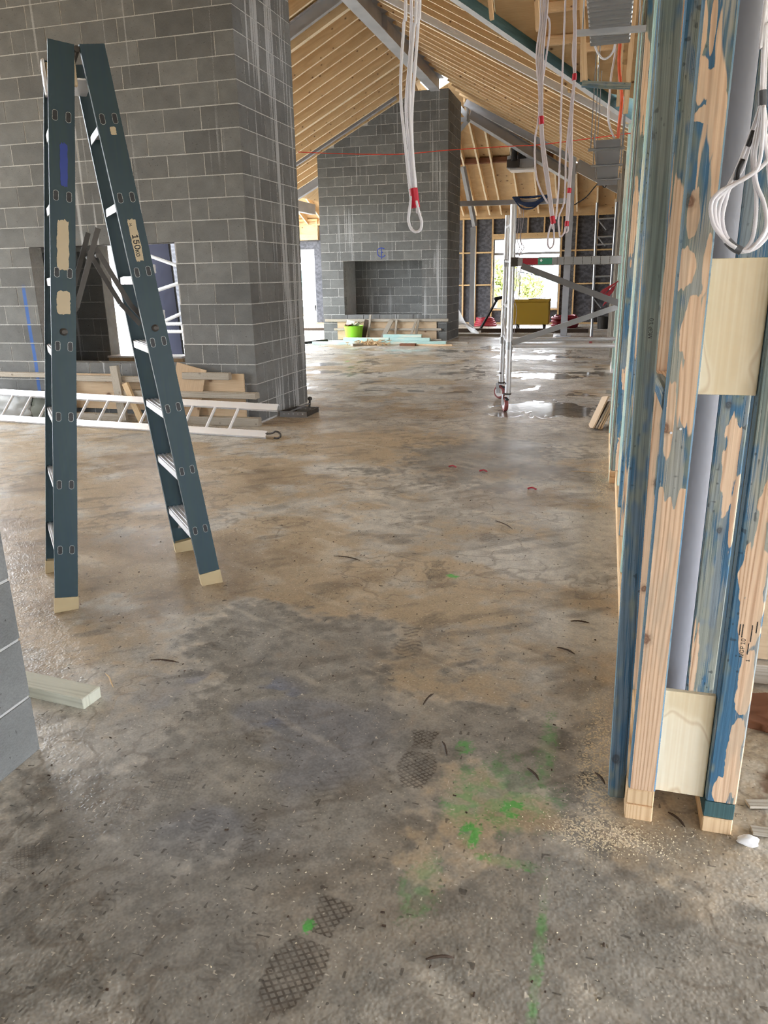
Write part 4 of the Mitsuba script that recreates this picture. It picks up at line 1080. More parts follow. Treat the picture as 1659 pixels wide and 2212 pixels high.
b2 = [[(-0.379, 4.0, 2.695), (-0.377, 4.0, 2.549), (-0.389, 4.0, 2.419), (-0.37, 4.0, 2.265), (-0.362, 4.0, 2.151), (-0.354, 4.0, 2.067), (-0.338, 4.0, 1.965), (-0.308, 4.0, 1.819), (-0.287, 4.0, 1.703)], [(-0.368, 4.0, 2.694), (-0.369, 4.0, 2.548), (-0.379, 4.0, 2.418), (-0.365, 4.0, 2.264), (-0.358, 4.0, 2.15), (-0.35, 4.0, 2.066), (-0.332, 4.0, 1.964), (-0.303, 4.0, 1.819), (-0.282, 4.0, 1.703)],
      [(-0.357, 4.0, 2.693), (-0.36, 4.0, 2.547), (-0.368, 4.0, 2.418), (-0.36, 4.0, 2.264), (-0.353, 4.0, 2.15), (-0.345, 4.0, 2.066), (-0.327, 4.0, 1.964), (-0.299, 4.0, 1.819), (-0.278, 4.0, 1.703)], [(-0.347, 4.0, 2.692), (-0.352, 4.0, 2.547), (-0.358, 4.0, 2.417), (-0.355, 4.0, 2.263), (-0.349, 4.0, 2.15), (-0.341, 4.0, 2.066), (-0.322, 4.0, 1.964), (-0.295, 4.0, 1.819), (-0.274, 4.0, 1.703)],
      [(-0.366, 4.02, 2.694), (-0.336, 4.02, 2.548), (-0.345, 4.02, 2.418), (-0.362, 4.02, 2.264), (-0.356, 4.02, 2.15), (-0.346, 4.02, 2.066), (-0.329, 4.02, 1.964), (-0.30, 4.02, 1.819), (-0.28, 4.02, 1.66)]]
bundle('cable_bundle', 'pale grey cable bundle in the middle of the three, with two red tape wraps', [up(p, 3.5) for p in b2], .0044, 'mat_grey_cable', [[(-0.357, 4.0, 2.162), (-0.352, 4.0, 2.128)], [(-0.284, 4.0, 1.718), (-0.276, 4.0, 1.684)]],
       [[(-0.284, 4.0, 1.697), (-0.297, 4.0, 1.64), (-0.299, 4.0, 1.591), (-0.287, 4.0, 1.571), (-0.272, 4.0, 1.586), (-0.27, 4.0, 1.628), (-0.278, 4.0, 1.692)], [(-0.371, 4.0, 2.361), (-0.367, 4.0, 2.167), (-0.38, 4.0, 2.068), (-0.372, 4.0, 1.926), (-0.346, 4.0, 1.842), (-0.308, 4.0, 1.778)]], tr=.0125)
b3 = [[(-0.292, 5.0, 2.987), (-0.28, 5.0, 2.783), (-0.281, 5.0, 2.644), (-0.267, 5.0, 2.53), (-0.277, 5.0, 2.382), (-0.283, 5.0, 2.211), (-0.267, 5.0, 2.085), (-0.268, 5.0, 1.927), (-0.269, 5.0, 1.829), (-0.27, 5.0, 1.737)], [(-0.285, 5.0, 2.987), (-0.276, 5.0, 2.782), (-0.273, 5.0, 2.643), (-0.264, 5.0, 2.53), (-0.272, 5.0, 2.382), (-0.273, 5.0, 2.21), (-0.26, 5.0, 2.085), (-0.263, 5.0, 1.927), (-0.263, 5.0, 1.829), (-0.266, 5.0, 1.737)],
      [(-0.277, 5.0, 2.986), (-0.271, 5.0, 2.782), (-0.265, 5.0, 2.643), (-0.261, 5.0, 2.53), (-0.266, 5.0, 2.381), (-0.262, 5.0, 2.21), (-0.254, 5.0, 2.084), (-0.258, 5.0, 1.927), (-0.256, 5.0, 1.828), (-0.262, 5.0, 1.737)]]
bundle('cable_bundle', 'thin cable bundle hanging furthest right of the three, with small red tapes', [up(p, 4.0) for p in b3], .0055, 'mat_grey_cable', [[(-0.265, 5.0, 2.548), (-0.265, 5.0, 2.515)], [(-0.260, 5.0, 1.94), (-0.262, 5.0, 1.912)], [(-0.265, 5.0, 1.755), (-0.266, 5.0, 1.725)]],
       [[(-0.266, 5.0, 1.732), (-0.276, 5.0, 1.708), (-0.272, 5.0, 1.69), (-0.258, 5.0, 1.697), (-0.257, 5.0, 1.718), (-0.263, 5.0, 1.734)], [(-0.268, 5.0, 1.724), (-0.28, 5.0, 1.685), (-0.301, 5.0, 1.667), (-0.308, 5.0, 1.699), (-0.315, 5.0, 1.778), (-0.289, 5.0, 1.856), (-0.286, 5.0, 1.959), (-0.29, 5.0, 2.137), (-0.275, 5.0, 2.4)]], tr=.013)
obj('hanging_cable', tube([(-.345, 5.0, 4.0), (-0.332, 5.0, 2.386), (-0.327, 5.0, 2.288), (-0.325, 5.0, 2.139), (-0.324, 5.0, 1.961), (-0.327, 5.0, 1.857), (-0.331, 5.0, 1.766)], .0055, 8), 'mat_grey_cable', 'single pale cable hanging between the middle and the right bundle', 'cable', smooth=True)
cl = [[(0.247, 1.75, 2.98), (0.247, 1.75, 1.941), (0.251, 1.75, 1.891), (0.253, 1.75, 1.852), (0.256, 1.75, 1.813), (0.259, 1.75, 1.777), (0.262, 1.75, 1.753)], [(0.252, 1.76, 2.98), (0.252, 1.76, 1.943), (0.256, 1.76, 1.893), (0.259, 1.76, 1.845), (0.263, 1.76, 1.795), (0.267, 1.76, 1.754)]]
cc = [[(0.26, 1.75, 1.753), (0.252, 1.75, 1.717), (0.24, 1.75, 1.674), (0.231, 1.75, 1.643), (0.219, 1.75, 1.613), (0.209, 1.75, 1.588), (0.205, 1.75, 1.564), (0.21, 1.75, 1.532), (0.227, 1.75, 1.503), (0.239, 1.75, 1.493), (0.257, 1.75, 1.486), (0.281, 1.75, 1.492), (0.298, 1.75, 1.51), (0.305, 1.75, 1.523)],
      [(0.26, 1.74, 1.75), (0.259, 1.74, 1.721), (0.255, 1.74, 1.69), (0.255, 1.74, 1.659), (0.261, 1.74, 1.627), (0.269, 1.74, 1.595), (0.273, 1.74, 1.563), (0.274, 1.74, 1.53), (0.271, 1.74, 1.506), (0.26, 1.74, 1.49), (0.246, 1.74, 1.493)],
      [(0.261, 1.735, 1.749), (0.261, 1.735, 1.72), (0.259, 1.735, 1.689), (0.258, 1.735, 1.658), (0.266, 1.735, 1.614), (0.283, 1.735, 1.579), (0.292, 1.735, 1.551), (0.293, 1.735, 1.527), (0.283, 1.735, 1.505), (0.268, 1.735, 1.488), (0.253, 1.735, 1.488)],
      [(0.26, 1.72, 1.746), (0.263, 1.72, 1.717), (0.265, 1.72, 1.687), (0.266, 1.72, 1.66), (0.261, 1.72, 1.635), (0.242, 1.72, 1.62), (0.222, 1.72, 1.61), (0.202, 1.72, 1.6), (0.188, 1.72, 1.584), (0.187, 1.72, 1.564), (0.195, 1.72, 1.538), (0.21, 1.72, 1.518), (0.227, 1.72, 1.502), (0.241, 1.72, 1.493)],
      [(0.262, 1.73, 1.748), (0.269, 1.73, 1.718), (0.271, 1.73, 1.688), (0.28, 1.73, 1.661), (0.279, 1.73, 1.65), (0.266, 1.73, 1.636), (0.251, 1.73, 1.627), (0.229, 1.73, 1.613), (0.209, 1.73, 1.599), (0.196, 1.73, 1.582), (0.197, 1.73, 1.554), (0.209, 1.73, 1.525), (0.224, 1.73, 1.507), (0.24, 1.73, 1.495)],
      [(0.262, 1.755, 1.753), (0.258, 1.755, 1.721), (0.251, 1.755, 1.693), (0.246, 1.755, 1.666), (0.242, 1.755, 1.645), (0.233, 1.755, 1.626), (0.221, 1.755, 1.605), (0.217, 1.755, 1.583), (0.214, 1.755, 1.555), (0.22, 1.755, 1.528), (0.234, 1.755, 1.505), (0.248, 1.755, 1.494)],
      [(0.262, 1.745, 1.751), (0.268, 1.745, 1.715), (0.281, 1.745, 1.68), (0.287, 1.745, 1.638), (0.296, 1.745, 1.595), (0.302, 1.745, 1.55), (0.290, 1.745, 1.51), (0.262, 1.745, 1.487)]]
ck = bundle('cable_coil', 'coil of white cables taped in grey, hanging before the round steel tube', cl, .0042, 'mat_white_cable', [[(0.259, 1.752, 1.778), (0.264, 1.752, 1.748)], [(0.225, 1.73, 1.507), (0.238, 1.73, 1.495), (0.253, 1.73, 1.487)]], cc, 'mat_grey_tape', .0085)
for p in ([(0.239, 1.745, 1.658), (0.232, 1.745, 1.638), (0.232, 1.745, 1.621)], [(0.252, 1.745, 1.708), (0.245, 1.745, 1.681)]): part(ck, 'black_sleeve', tube(p, .0052, 8), 'mat_black', True, label='black tape on the cable')

obj('string_line', tube([(-3.43, 8.6, 2.80), (-2.902, 8.6, 2.753), (-2.269, 8.6, 2.713), (-1.71, 8.6, 2.722), (-1.075, 8.6, 2.721), (-0.791, 8.6, 2.717), (-0.377, 8.6, 2.739), (0.069, 8.6, 2.767), (0.16, 8.6, 2.767)], .0045, 6), 'mat_string', 'taut orange string line strung across the room from the block wall', 'string', smooth=True)

# ------------------------------------------------------------------ cable trays
tr = thing('cable_tray', 'ribbed grey cable tray hanging overhead at the top edge, nearest the camera', 'cable tray')
x0, x1, z0 = -.215, .03, 2.90
for x in (x0, x1): part(tr, 'side_rail', bx(x - .004, x + .004, 3.6, 5.88, z0, z0 + .06), 'mat_tray')
part(tr, 'end_plate', bx(x0, x1, 5.86, 5.88, z0 - .004, z0 + .03), 'mat_tray')
half = Polygon([(-.03, 0), (.03, 0), (.022, -.022), (.012, -.030), (-.012, -.030), (-.022, -.022)])
for i, y in enumerate(np.arange(3.7, 5.82, .088)): part(tr, 'rung', prism(half, (x0 + .006, y, z0 + .012), (x1 - .006, y, z0 + .012)), 'mat_tray')
for x in (x0 + .003, x1 - .003):
    for y in np.arange(3.744, 5.82, .088): part(tr, 'stud_bolt', cyl((x, y, z0 + .012), (x, y, z0 - .012), .006, 6), 'mat_alu')
part(tr, 'base', bx(x0, x1, 3.6, 5.88, z0 + .012, z0 + .016), 'mat_tray')
part(tr, 'strut', beam((-.30, 5.47, 2.875), (.12, 5.47, 2.862), .04, .03), 'mat_steel', label='grey support channel')
for x in (-.255, .075): part(tr, 'threaded_rod', cyl((x, 5.47, 2.86), (x, 5.47, 3.68), .005, 8), 'mat_galv')
t2 = thing('cable_tray', 'plain grey cable tray on rods farther along, above the scaffold', 'cable tray')
part(t2, 'base', quad((-.17, 6.9, 2.47), (.02, 6.9, 2.47), (.025, 10.1, 2.45), (-.20, 10.1, 2.45), .004), 'mat_tray')
for x in (-.185, .022): part(t2, 'side_rail', bx(x - .004, x + .004, 6.9, 10.1, 2.455, 2.52), 'mat_tray')
for y in (7.15, 8.2, 9.4):
    part(t2, 'cross_bar', cyl((-.235, y, 2.44), (.06, y, 2.44), .012, 10), 'mat_galv')
    for x in (-.215, .045): part(t2, 'threaded_rod', cyl((x, y, 2.43), (x, y, 3.38 if x > 0 else 3.52), .004, 8), 'mat_dark_galv')
obj('tray_cable', tube([(-0.189, 5.85, 2.93), (-0.189, 5.9, 2.902), (-0.162, 5.9, 2.85), (-0.13, 5.9, 2.82), (-0.095, 5.9, 2.828), (-0.065, 5.9, 2.869), (-0.058, 5.85, 2.93)], .007, 8), 'mat_white_cable', 'white cable sagging in a loop below the ribbed tray end', 'cable', smooth=True)
obj('tray_cable', tube([(-.062, 5.8, 2.94), (-0.062, 6.3, 3.0), (-0.061, 6.4, 2.953), (-0.076, 6.4, 2.835), (-0.08, 6.4, 2.715), (-0.08, 6.4, 2.562), (-0.064, 6.5, 2.50), (-0.03, 6.95, 2.49)], .008, 8), 'mat_white_cable', 'white cable dropping from the ribbed tray to the farther tray', 'cable', smooth=True)
obj('tray_cable', tube([(-.03, 5.8, 2.94), (-0.031, 6.3, 3.0), (-0.03, 6.4, 2.921), (-0.02, 6.4, 2.831), (-0.005, 6.4, 2.755), (0.009, 6.4, 2.648), (0.004, 6.4, 2.541), (-0.001, 6.9, 2.49)], .012, 8), 'mat_orange_cable', 'thick orange cable dropping from the ribbed tray to the farther tray', 'cable', smooth=True)
hg = thing('tray_hanger', 'timber hanger frame with a blue crosspiece below the cable tray', 'hanger')
part(hg, 'upright', beam((-.395, 6.3, 4.1), (-0.255, 6.3, 2.77), .035, .045, (0, 1, 0)), 'mat_pine')
part(hg, 'upright', beam((.062, 6.3, 4.1), (0.040, 6.3, 2.55), .035, .045, (0, 1, 0)), 'mat_pine')
part(hg, 'crosspiece', beam((-0.276, 6.27, 2.757), (0.062, 6.27, 2.716), .035, .04), 'mat_blue_timber', label='blue-dyed crosspiece')
part(hg, 'short_cleat', beam((0.012, 6.35, 2.87), (0.016, 6.35, 2.72), .03, .03, (0, 1, 0)), 'mat_pine')

# ------------------------------------------------------------------ scaffold tower
sc = thing('scaffold_tower', 'aluminium mobile scaffold tower on red castors, reaching behind the right stud wall', 'scaffold')
ya, yb = 8.35, 9.25
part(sc, 'standard', cyl((-.985, ya, .19), (-.985, ya, 2.14), .033, 20), 'mat_alu')
part(sc, 'standard', cyl((-1.172, yb, .17), (-1.152, yb, 2.10), .030, 20), 'mat_alu')
for z in (.73, 1.1, 1.58, 1.95): part(sc, 'end_rung', cyl((-.985, ya, z), (-1.16, yb, z + .02), .017, 10), 'mat_alu')
part(sc, 'end_brace', cyl((-.99, ya + .03, .55), (-1.16, yb - .03, .95), .012, 8), 'mat_alu')
part(sc, 'platform', bx(-.93, .9, ya + .02, yb - .03, 1.545, 1.615), 'mat_galv')
tb = part(sc, 'toe_beam', bx(-.96, .9, ya - .03, ya + .012, 1.535, 1.615, .003), 'mat_galv', label='scuffed platform edge beam')
part(tb, 'red_label', bx(-.87, -.715, ya - .032, ya - .0301, 1.545, 1.607), 'mat_red', label='faded red sticker')
part(tb, 'green_label', bx(-.712, -.57, ya - .032, ya - .0301, 1.545, 1.607), 'mat_green_paint', label='green sticker with a white cross mark')
part(tb, 'white_mark', box((-.68, ya - .0328, 1.585), (.022, .0012, .022), np.array([[.707, 0, -.707], [0, 1, 0], [.707, 0, .707]])), 'mat_white')
for x in (-.52, -.45, -.36, -.27, -.18, -.09, .0): part(tb, 'seam', bx(x, x + .004, ya - .0312, ya - .029, 1.537, 1.613), 'mat_dark_steel')
part(sc, 'coupling', box((-.955, ya - .01, 1.575), (.07, .06, .09)), 'mat_dark_steel', label='dark platform hook')
part(sc, 'diagonal_brace', beam((-.88, ya - .02, 1.535), (.16, ya - .02, 1.135), .04, .062), 'mat_dark_galv')
part(sc, 'diagonal_brace', beam((-.95, ya - .01, .745), (.14, ya - .01, 1.125), .04, .055), 'mat_galv')
part(sc, 'ledger', cyl((-.985, ya, .715), (.9, ya, .73), .023, 14), 'mat_alu')
part(sc, 'ledger', cyl((-1.16, yb, .70), (.9, yb, .735), .023, 14), 'mat_alu')
for (x, y, z) in ((-.985, ya, .715), (-1.17, yb, .70), (-1.155, yb, 1.58)): part(sc, 'coupler', lathe([(.028, -.04), (.038, -.04), (.038, .04), (.028, .04)], (x, y, z), 14), 'mat_galv')
for (x, y, ang) in ((-1.01, ya, 20), (-1.19, yb, 60)):
    ca, sa = math.cos(math.radians(ang)), math.sin(math.radians(ang))
    Rz = np.array([[ca, -sa, 0], [sa, ca, 0], [0, 0, 1]])
    W = Rz @ np.array([[0, 0, 1], [1, 0, 0], [0, 1, 0]], float)                # wheel axis = local x
    cs = part(sc, 'castor', lathe([(.0, -.018), (.058, -.02), (.074, -.02), (.08, -.012), (.08, .012), (.074, .02), (.058, .02), (0, .018)], (x, y, .08), 32, W), 'mat_caster', 40, label='red rubber castor wheel')
    part(cs, 'hub', lathe([(0, -.024), (.05, -.022), (.055, -.021), (.055, .021), (.05, .022), (0, .024)], (x, y, .08), 28, W), 'mat_white', label='white wheel hub')
    for sx in (-.032, .032):
        o = Rz @ np.array((sx, 0, 0))
        part(cs, 'fork', beam(np.array((x, y, .07)) + o, np.array((x, y, .19)) + o + Rz @ np.array((0, .015, 0)), .045, .005, Rz @ np.array((1, 0, 0))), 'mat_galv')
    part(cs, 'swivel', lathe([(0, .185), (.045, .185), (.045, .2), (.026, .205), (.026, .30), (.03, .30), (.03, .32), (0, .32)], (x + .018, y, 0), 16), 'mat_dark_steel')
    part(cs, 'brake_lever', beam(np.array((x, y, .15)) + Rz @ np.array((0, -.03, .0)), np.array((x, y, .13)) + Rz @ np.array((0, -.11, .01)), .03, .012), 'mat_black')
t3 = thing('ladder_tower', 'thin scaffold frame standing behind the column by the far wall', 'scaffold')
for x in (-.245, .06): part(t3, 'upright', cyl((x - .01 * (x < 0), 16.2, .35 if x < 0 else .9), (x - .06 * (x < 0), 16.2, 2.75), .025, 10), 'mat_galv')
for z in (1.0, 1.38, 1.62, 1.98, 2.12, 2.45): part(t3, 'rung', cyl((-.27, 16.2, z), (.06, 16.2, z + .01), .018, 8), 'mat_galv')
for z in (.78, 1.6, 1.95, 2.25): part(t3, 'brace', cyl((-.26, 16.2, z + .18), (-.10, 16.2, z), .014, 8), 'mat_galv')
part(t3, 'castor_wheel', lathe([(0, -.03), (.11, -.03), (.11, .03), (0, .03)], (-.26, 16.2, .11), 20, np.array([[0, 0, 1], [1, 0, 0], [0, 1, 0]], float)), 'mat_caster')
part(t3, 'castor_leg', cyl((-.26, 16.2, .16), (-.255, 16.2, .40), .03, 10), 'mat_galv')
obj('cord_coil', cat(*[tube([(.13, 11.99, 1.33), (.12, 11.6, 1.32), (.05 - .04 * i, 11.5, 1.27 - .02 * i), (-.05 - .012 * i, 11.5, 1.16 - .01 * i), (-.01 + .02 * i, 11.5, 1.17), (.09, 11.5, 1.27), (.03 - .01 * i, 11.5, 1.15), (-.05 + .02 * i, 11.5, 1.0 + .02 * i), (.02, 11.5, 1.12), (.11, 11.5, 1.30)], .008, 6) for i in range(4)]), 'mat_red', 'coil of red cord hanging by the mint-green stud', 'cord', smooth=True)

# ------------------------------------------------------------------ in front of the far fireplace
FG = 'timber lengths stacked before the fireplace'
obj('ledge_board', bx(-6.42, -3.44, 17.30, 17.39, .455, .515, .004), 'mat_old_timber', 'long grey ledge timber across the front of the far fireplace', 'timber')
obj('formwork_board', bx(-6.13, -3.72, 17.36, 17.378, .04, .45), 'mat_form_ply', 'long plywood form panel under the far fireplace opening', 'plywood panel')
obj('form_timber', bx(-6.2, -3.6, 17.30, 17.36, .255, .305, .004), 'mat_old_timber', 'grey rail halfway down the form panel of the far fireplace', 'timber')
for x0, x1, w, m, l in ((-5.33, -5.27, .07, 'mat_old_timber', 'pale upright stake by the green bucket'), (-5.46, -5.36, .10, 'mat_dark_splinter', 'dark slanting stake behind the green bucket'), (-4.98, -4.76, .10, 'mat_old_timber', 'broad slanting stake in the middle of the far form panel'),
                          (-4.68, -4.64, .08, 'mat_old_timber', 'upright stake beside the broad slanting stake'), (-4.32, -4.17, .06, 'mat_old_timber', 'narrow slanting stake right of the middle of the far form panel'), (-4.20, -4.12, .06, 'mat_old_timber', 'thin upright stake at the right of the far form panel')):
    obj('timber_stake', beam((x0, 17.08 if abs(x0 - x1) > .12 else 17.22, .02), (x1, 17.26, .50 if x0 != -5.33 else .62), .045 if w < .09 else w, .04, (0, 1, 0)), m, l, 'timber stake')
for (xa, xb, ya, yb, za, zb, m, l) in ((-6.45, -5.3, 16.48, 16.60, 0, .06, 'mat_mint_timber', 'left end length of pale green timber, lowest of the stack'), (-6.0, -3.35, 16.62, 16.74, 0, .07, 'mat_mint_timber', 'longest pale green timber at the front of the stack'), (-5.75, -4.66, 16.63, 16.73, .071, .14, 'mat_mint_timber', 'pale green timber on top at the left of the stack'),
                                       (-4.64, -3.72, 16.63, 16.73, .071, .14, 'mat_mint_timber', 'pale green timber on top at the right of the stack'), (-5.1, -3.5, 16.80, 16.91, 0, .10, 'mat_old_timber', 'grey timber at the back of the stack'), (-4.85, -3.95, 16.81, 16.90, .101, .20, 'mat_mint_timber', 'short half-dyed timber lying highest on the stack'),
                                       (-3.45, -2.9, 16.85, 16.93, 0, .04, 'mat_old_timber', 'grey lath sticking out right of the stack'), (-3.95, -3.15, 16.30, 16.37, 0, .03, 'mat_pine', 'thin pale lath in front of the stack'), (-4.3, -3.95, 16.2, 16.35, 0, .05, 'mat_rust', 'brown offcut in front of the stack')):
    obj('stacked_timber', bx(xa, xb, ya, yb, za, zb, .003), m, l, 'timber', FG)
obj('stacked_timber', beam((-5.35, 16.05, .03), (-4.98, 16.55, .03), .09, .05), 'mat_old_timber', 'dark timber offcut pointing forward by the sawdust heap', 'timber')
gb = thing('bucket', 'lime green bucket full of scraps before the far fireplace', 'bucket')
part(gb, 'pail', lathe([(0, 0), (.17, 0), (.222, .38), (.230, .385), (.216, .385), (.16, .02), (0, .02)], (-5.60, 16.98, .0), 40), 'mat_lime', 40)
for i in range(9):
    a = i * 2.4
    obj('scrap', box((-5.60 + .13 * math.cos(a), 16.98 + .11 * math.sin(a), .38 + .02 * (i % 3)), (.15, .02 + .05 * (i % 2), .02), trimesh.transformations.euler_matrix(.5 * math.sin(i), .6 * math.cos(i * 2), a)[:3, :3]), ('mat_white', 'mat_rust', 'mat_old_timber')[i % 3], 'scrap of timber or plastic sticking out of the lime green bucket', 'scrap', 'scraps in the green bucket')
obj('scrap', box((-5.66, 16.93, .45), (.18, .012, .11), trimesh.transformations.euler_matrix(.2, .25, .3)[:3, :3]), 'mat_white', 'white plastic sheet scrap standing up in the lime green bucket', 'scrap')
r = random.Random(4)
hp = [box((r.gauss(-4.98, .20), r.gauss(16.33, .09), abs(r.gauss(.0, .045)) + .008), (r.uniform(.05, .14), .02, .008), trimesh.transformations.euler_matrix(r.uniform(-.6, .6), r.uniform(-.6, .6), r.uniform(0, 6.3))[:3, :3]) for _ in range(160)]
obj('shavings_heap', cat(*hp), 'mat_splinter', 'heap of wood shavings before the stacked timber', 'wood shavings', kind='stuff')
obj('black_pipe', cyl((-6.75, 16.2, .03), (-6.25, 16.95, .05), .03, 10), 'mat_black', 'black pipe on the floor left of the far chimney', 'pipe')
obj('threshold_board', bx(-11.5, -6.5, 21.0, 21.2, 0, .06), 'mat_dark_splinter', 'dark board on the floor in the gap left of the far chimney', 'board')

# ------------------------------------------------------------------ far right of the room
jb = thing('site_box', 'yellow site tool box on castors in front of the far window', 'tool box')
part(jb, 'body', bx(-2.45, -1.50, 21.5, 22.1, .13, .72, .01), 'mat_yellow', label='yellow steel body')
part(jb, 'lid', bx(-2.46, -1.49, 21.49, 22.11, .725, .80, .012), 'mat_yellow')
part(jb, 'end_panel', bx(-2.80, -2.455, 21.52, 22.1, .10, .60, .01), 'mat_cream', label='cream end panel')
part(jb, 'end_lid', bx(-2.80, -2.455, 21.52, 22.1, .64, .78, .01), 'mat_cream')
for x in (-2.35, -1.62):
    for y in (21.6, 22.0): part(jb, 'castor', lathe([(0, -.02), (.055, -.02), (.055, .02), (0, .02)], (x, y, .06), 16, np.array([[0, 0, 1], [1, 0, 0], [0, 1, 0]], float)), 'mat_black')
    part(jb, 'axle_frame', bx(x - .03, x + .03, 21.56, 22.04, .10, .13), 'mat_black')
obj('sheet_of_card', box((-1.85, 21.7, .815), (.45, .3, .01), trimesh.transformations.euler_matrix(0, -.05, .2)[:3, :3]), 'mat_dark_steel', 'dark sheet lying on the yellow site box', 'sheet')
tl = thing('hand_trolley', 'black folded hand trolley leaning on the yellow site box', 'trolley')
part(tl, 'arm', beam((-3.28, 20.9, .02), (-2.88, 21.3, .82), .05, .05), 'mat_black')
part(tl, 'handle', cyl((-2.95, 21.25, .82), (-2.75, 21.35, .86), .045, 12), 'mat_black')
part(tl, 'leg', beam((-2.35, 21.45, .14), (-2.25, 21.35, .0), .03, .03), 'mat_black')


def coil(c, R, r, n, seed, mat, label):
    q = random.Random(seed)
    ms = []
    for i in range(n):
        rr, dz = R * q.uniform(.78, 1.06), r + i * r * 1.25
        ms.append(tube([(c[0] + rr * math.cos(a) + q.uniform(-.01, .01), c[1] + rr * math.sin(a), dz + .015 * math.sin(3 * a + i)) for a in np.linspace(0, 2 * math.pi, 26)], r, 8, False))
    return obj('hose_coil', cat(*ms), mat, label, 'hose', smooth=True)


coil((-3.45, 23.0, 0), .30, .035, 5, 2, 'mat_red', 'coil of dark red hose on the floor left of the yellow site box')
coil((-1.10, 22.4, 0), .34, .035, 7, 5, 'mat_red', 'tall coil of dark red hose behind the steel column')
k = 18
V, F = [], []
for i in range(k + 1):
    for j in range(k + 1):
        s, t = i / k, j / k
        V.append((-3.85 + .75 * s, 19.75 + .35 * t + .10 * math.sin(5 * s), .02 + (.78 - .55 * t) * (1 - s) ** 1.3 + .06 * math.sin(9 * s + 5 * t)))
for i in range(k):
    for j in range(k):
        q = i * (k + 1) + j
        F += [[q, q + 1, q + k + 2], [q, q + k + 2, q + k + 1]]
V, F = np.array(V), np.array(F)
Vb = V + np.array((0, .012, -.012))
obj('plastic_sheet', (np.vstack([V, Vb]), np.vstack([F, F[:, ::-1] + len(V)]), None), 'mat_film', 'crumpled pale plastic sheet against the right side of the far chimney', 'plastic sheet', smooth=True)
obj('long_board', bx(-3.7, -1.2, 18.98, 19.10, 0, .06), 'mat_old_timber', 'long grey board on the floor from the far chimney to the column', 'board')
obj('long_board', bx(-3.8, -.4, 20.3, 20.55, 0, .09), 'mat_dark_splinter', 'dark board on the floor in front of the yellow site box', 'board')
bk = obj('paint_bucket', lathe([(0, 0), (.14, 0), (.16, .32), (.165, .33), (.15, .33), (.13, .02), (0, .02)], (-.06, 21.8, 0), 24), 'mat_dark_steel', 'dark bucket on the floor by the far right wall', 'bucket', smooth=40)
ht = thing('hung_heater', 'grey box heater hung below the far ceiling with a black flue', 'heater')
part(ht, 'case', bx(-2.68, -1.99, 21.0, 21.55, 4.03, 4.34, .01), 'mat_steel')
part(ht, 'lower_panel', bx(-2.62, -1.99, 20.96, 21.5, 3.985, 4.03, .004), 'mat_film', label='pale lower panel')
part(ht, 'front_box', bx(-2.68, -2.36, 20.93, 21.0, 4.06, 4.24, .004), 'mat_dark_steel')
part(ht, 'flue', tube([(-2.5, 20.95, 4.2), (-2.5, 20.97, 4.45), (-2.49, 20.99, 4.55), (-2.47, 21.02, 4.66)], .075, 14), 'mat_black', 40, label='black flue')
part(ht, 'bracket', bx(-2.40, -2.20, 20.98, 21.02, 4.25, 4.56), 'mat_black', label='black bracket')
for x in (-2.62, -2.04): part(ht, 'rod', cyl((x, 21.1, 4.3), (x, 21.1, 4.62), .008, 8), 'mat_galv')
cb = thing('blue_cable_coil', 'coil of dark blue cable slung over the horizontal steel beam', 'cable coil')
q = random.Random(8)
for i in range(9):
    a, b, d = q.uniform(-2.28, -2.15), q.uniform(-1.58, -1.45), q.uniform(.10, .22)
    part(cb, 'turn', tube([(a, 18.98, 3.17), ((a * 3 + b) / 4, 18.95, 3.17 - d), ((a + b) / 2, 18.94, 3.17 - d * 1.25), ((a + 3 * b) / 4, 18.95, 3.17 - d), (b, 18.98, 3.17), ((a + b) / 2, 19.13, 3.18 - .03 * i / 9), (a, 18.98, 3.17)], .016, 6), 'mat_blue_cable', True)
for i, (x, dx) in enumerate(((-2.12, .0), (-2.07, .04), (-2.02, -.03))):
    obj('drop_cable', tube([(x, 19.0, 3.06), (x + .01, 19.0, 2.6), (x - .02 + dx, 19.0, 2.25), (x + .05, 19.0, 2.05), (x - .04 + dx, 19.0, 1.85), (x, 19.0, 1.6), (x + dx, 19.0, 1.25 - .2 * i), (x - .05, 19.0, .95), (x + .03, 19.0, .6), (x - .02, 19.0, .05)][:10 if i == 0 else 7], .008, 6), 'mat_grey_cable', 'thin pale cable dangling in front of the far window', 'cable', 'thin cables before the far window', smooth=True)
obj('black_lead', tube([(-.86, 19.0, 2.95), (-.6, 18.9, 3.1), (-.35, 18.7, 3.35), (-.2, 18.6, 3.25), (-.15, 18.6, 3.55)], .012, 6), 'mat_black', 'black lead looped from the column toward the cable tray', 'cable', smooth=True)

# ------------------------------------------------------------------ litter on the slab
tw = [((-1.34, 3.60), (-1.18, 3.57)), ((-.57, 4.41), (-.45, 4.27)), ((-.42, 2.07), (-.39, 2.0)), ((-.14, 2.0), (-.10, 1.95)), ((-.53, 2.27), (-.51, 2.35)), ((-.18, 5.75), (0.0, 5.74)), ((-1.66, 2.32), (-1.54, 2.33)), ((-1.77, 2.18), (-1.68, 2.10)), ((.06, 2.03), (.09, 1.98)), ((.26, 1.90), (.30, 1.85)), ((-.29, 1.26), (-.23, 1.28)), ((-.10, 2.82), (-.03, 2.78)), ((-.06, 3.08), (.02, 3.08))]
wh = ('by the middle of the floor left of the boot prints', 'far up the middle of the floor', 'beside the clearest boot print', 'left of the narrow blue stud', 'above the clearest boot print', 'near the leaning plywood offcuts', 'in front of the right rail of the step ladder', 'by the timber offcut at the near block wall', 'at the foot of the narrow blue stud', 'between the two stud wall ends', 'at the bottom middle of the floor', 'in the lit strip left of the studs', 'in the shade strip left of the studs')
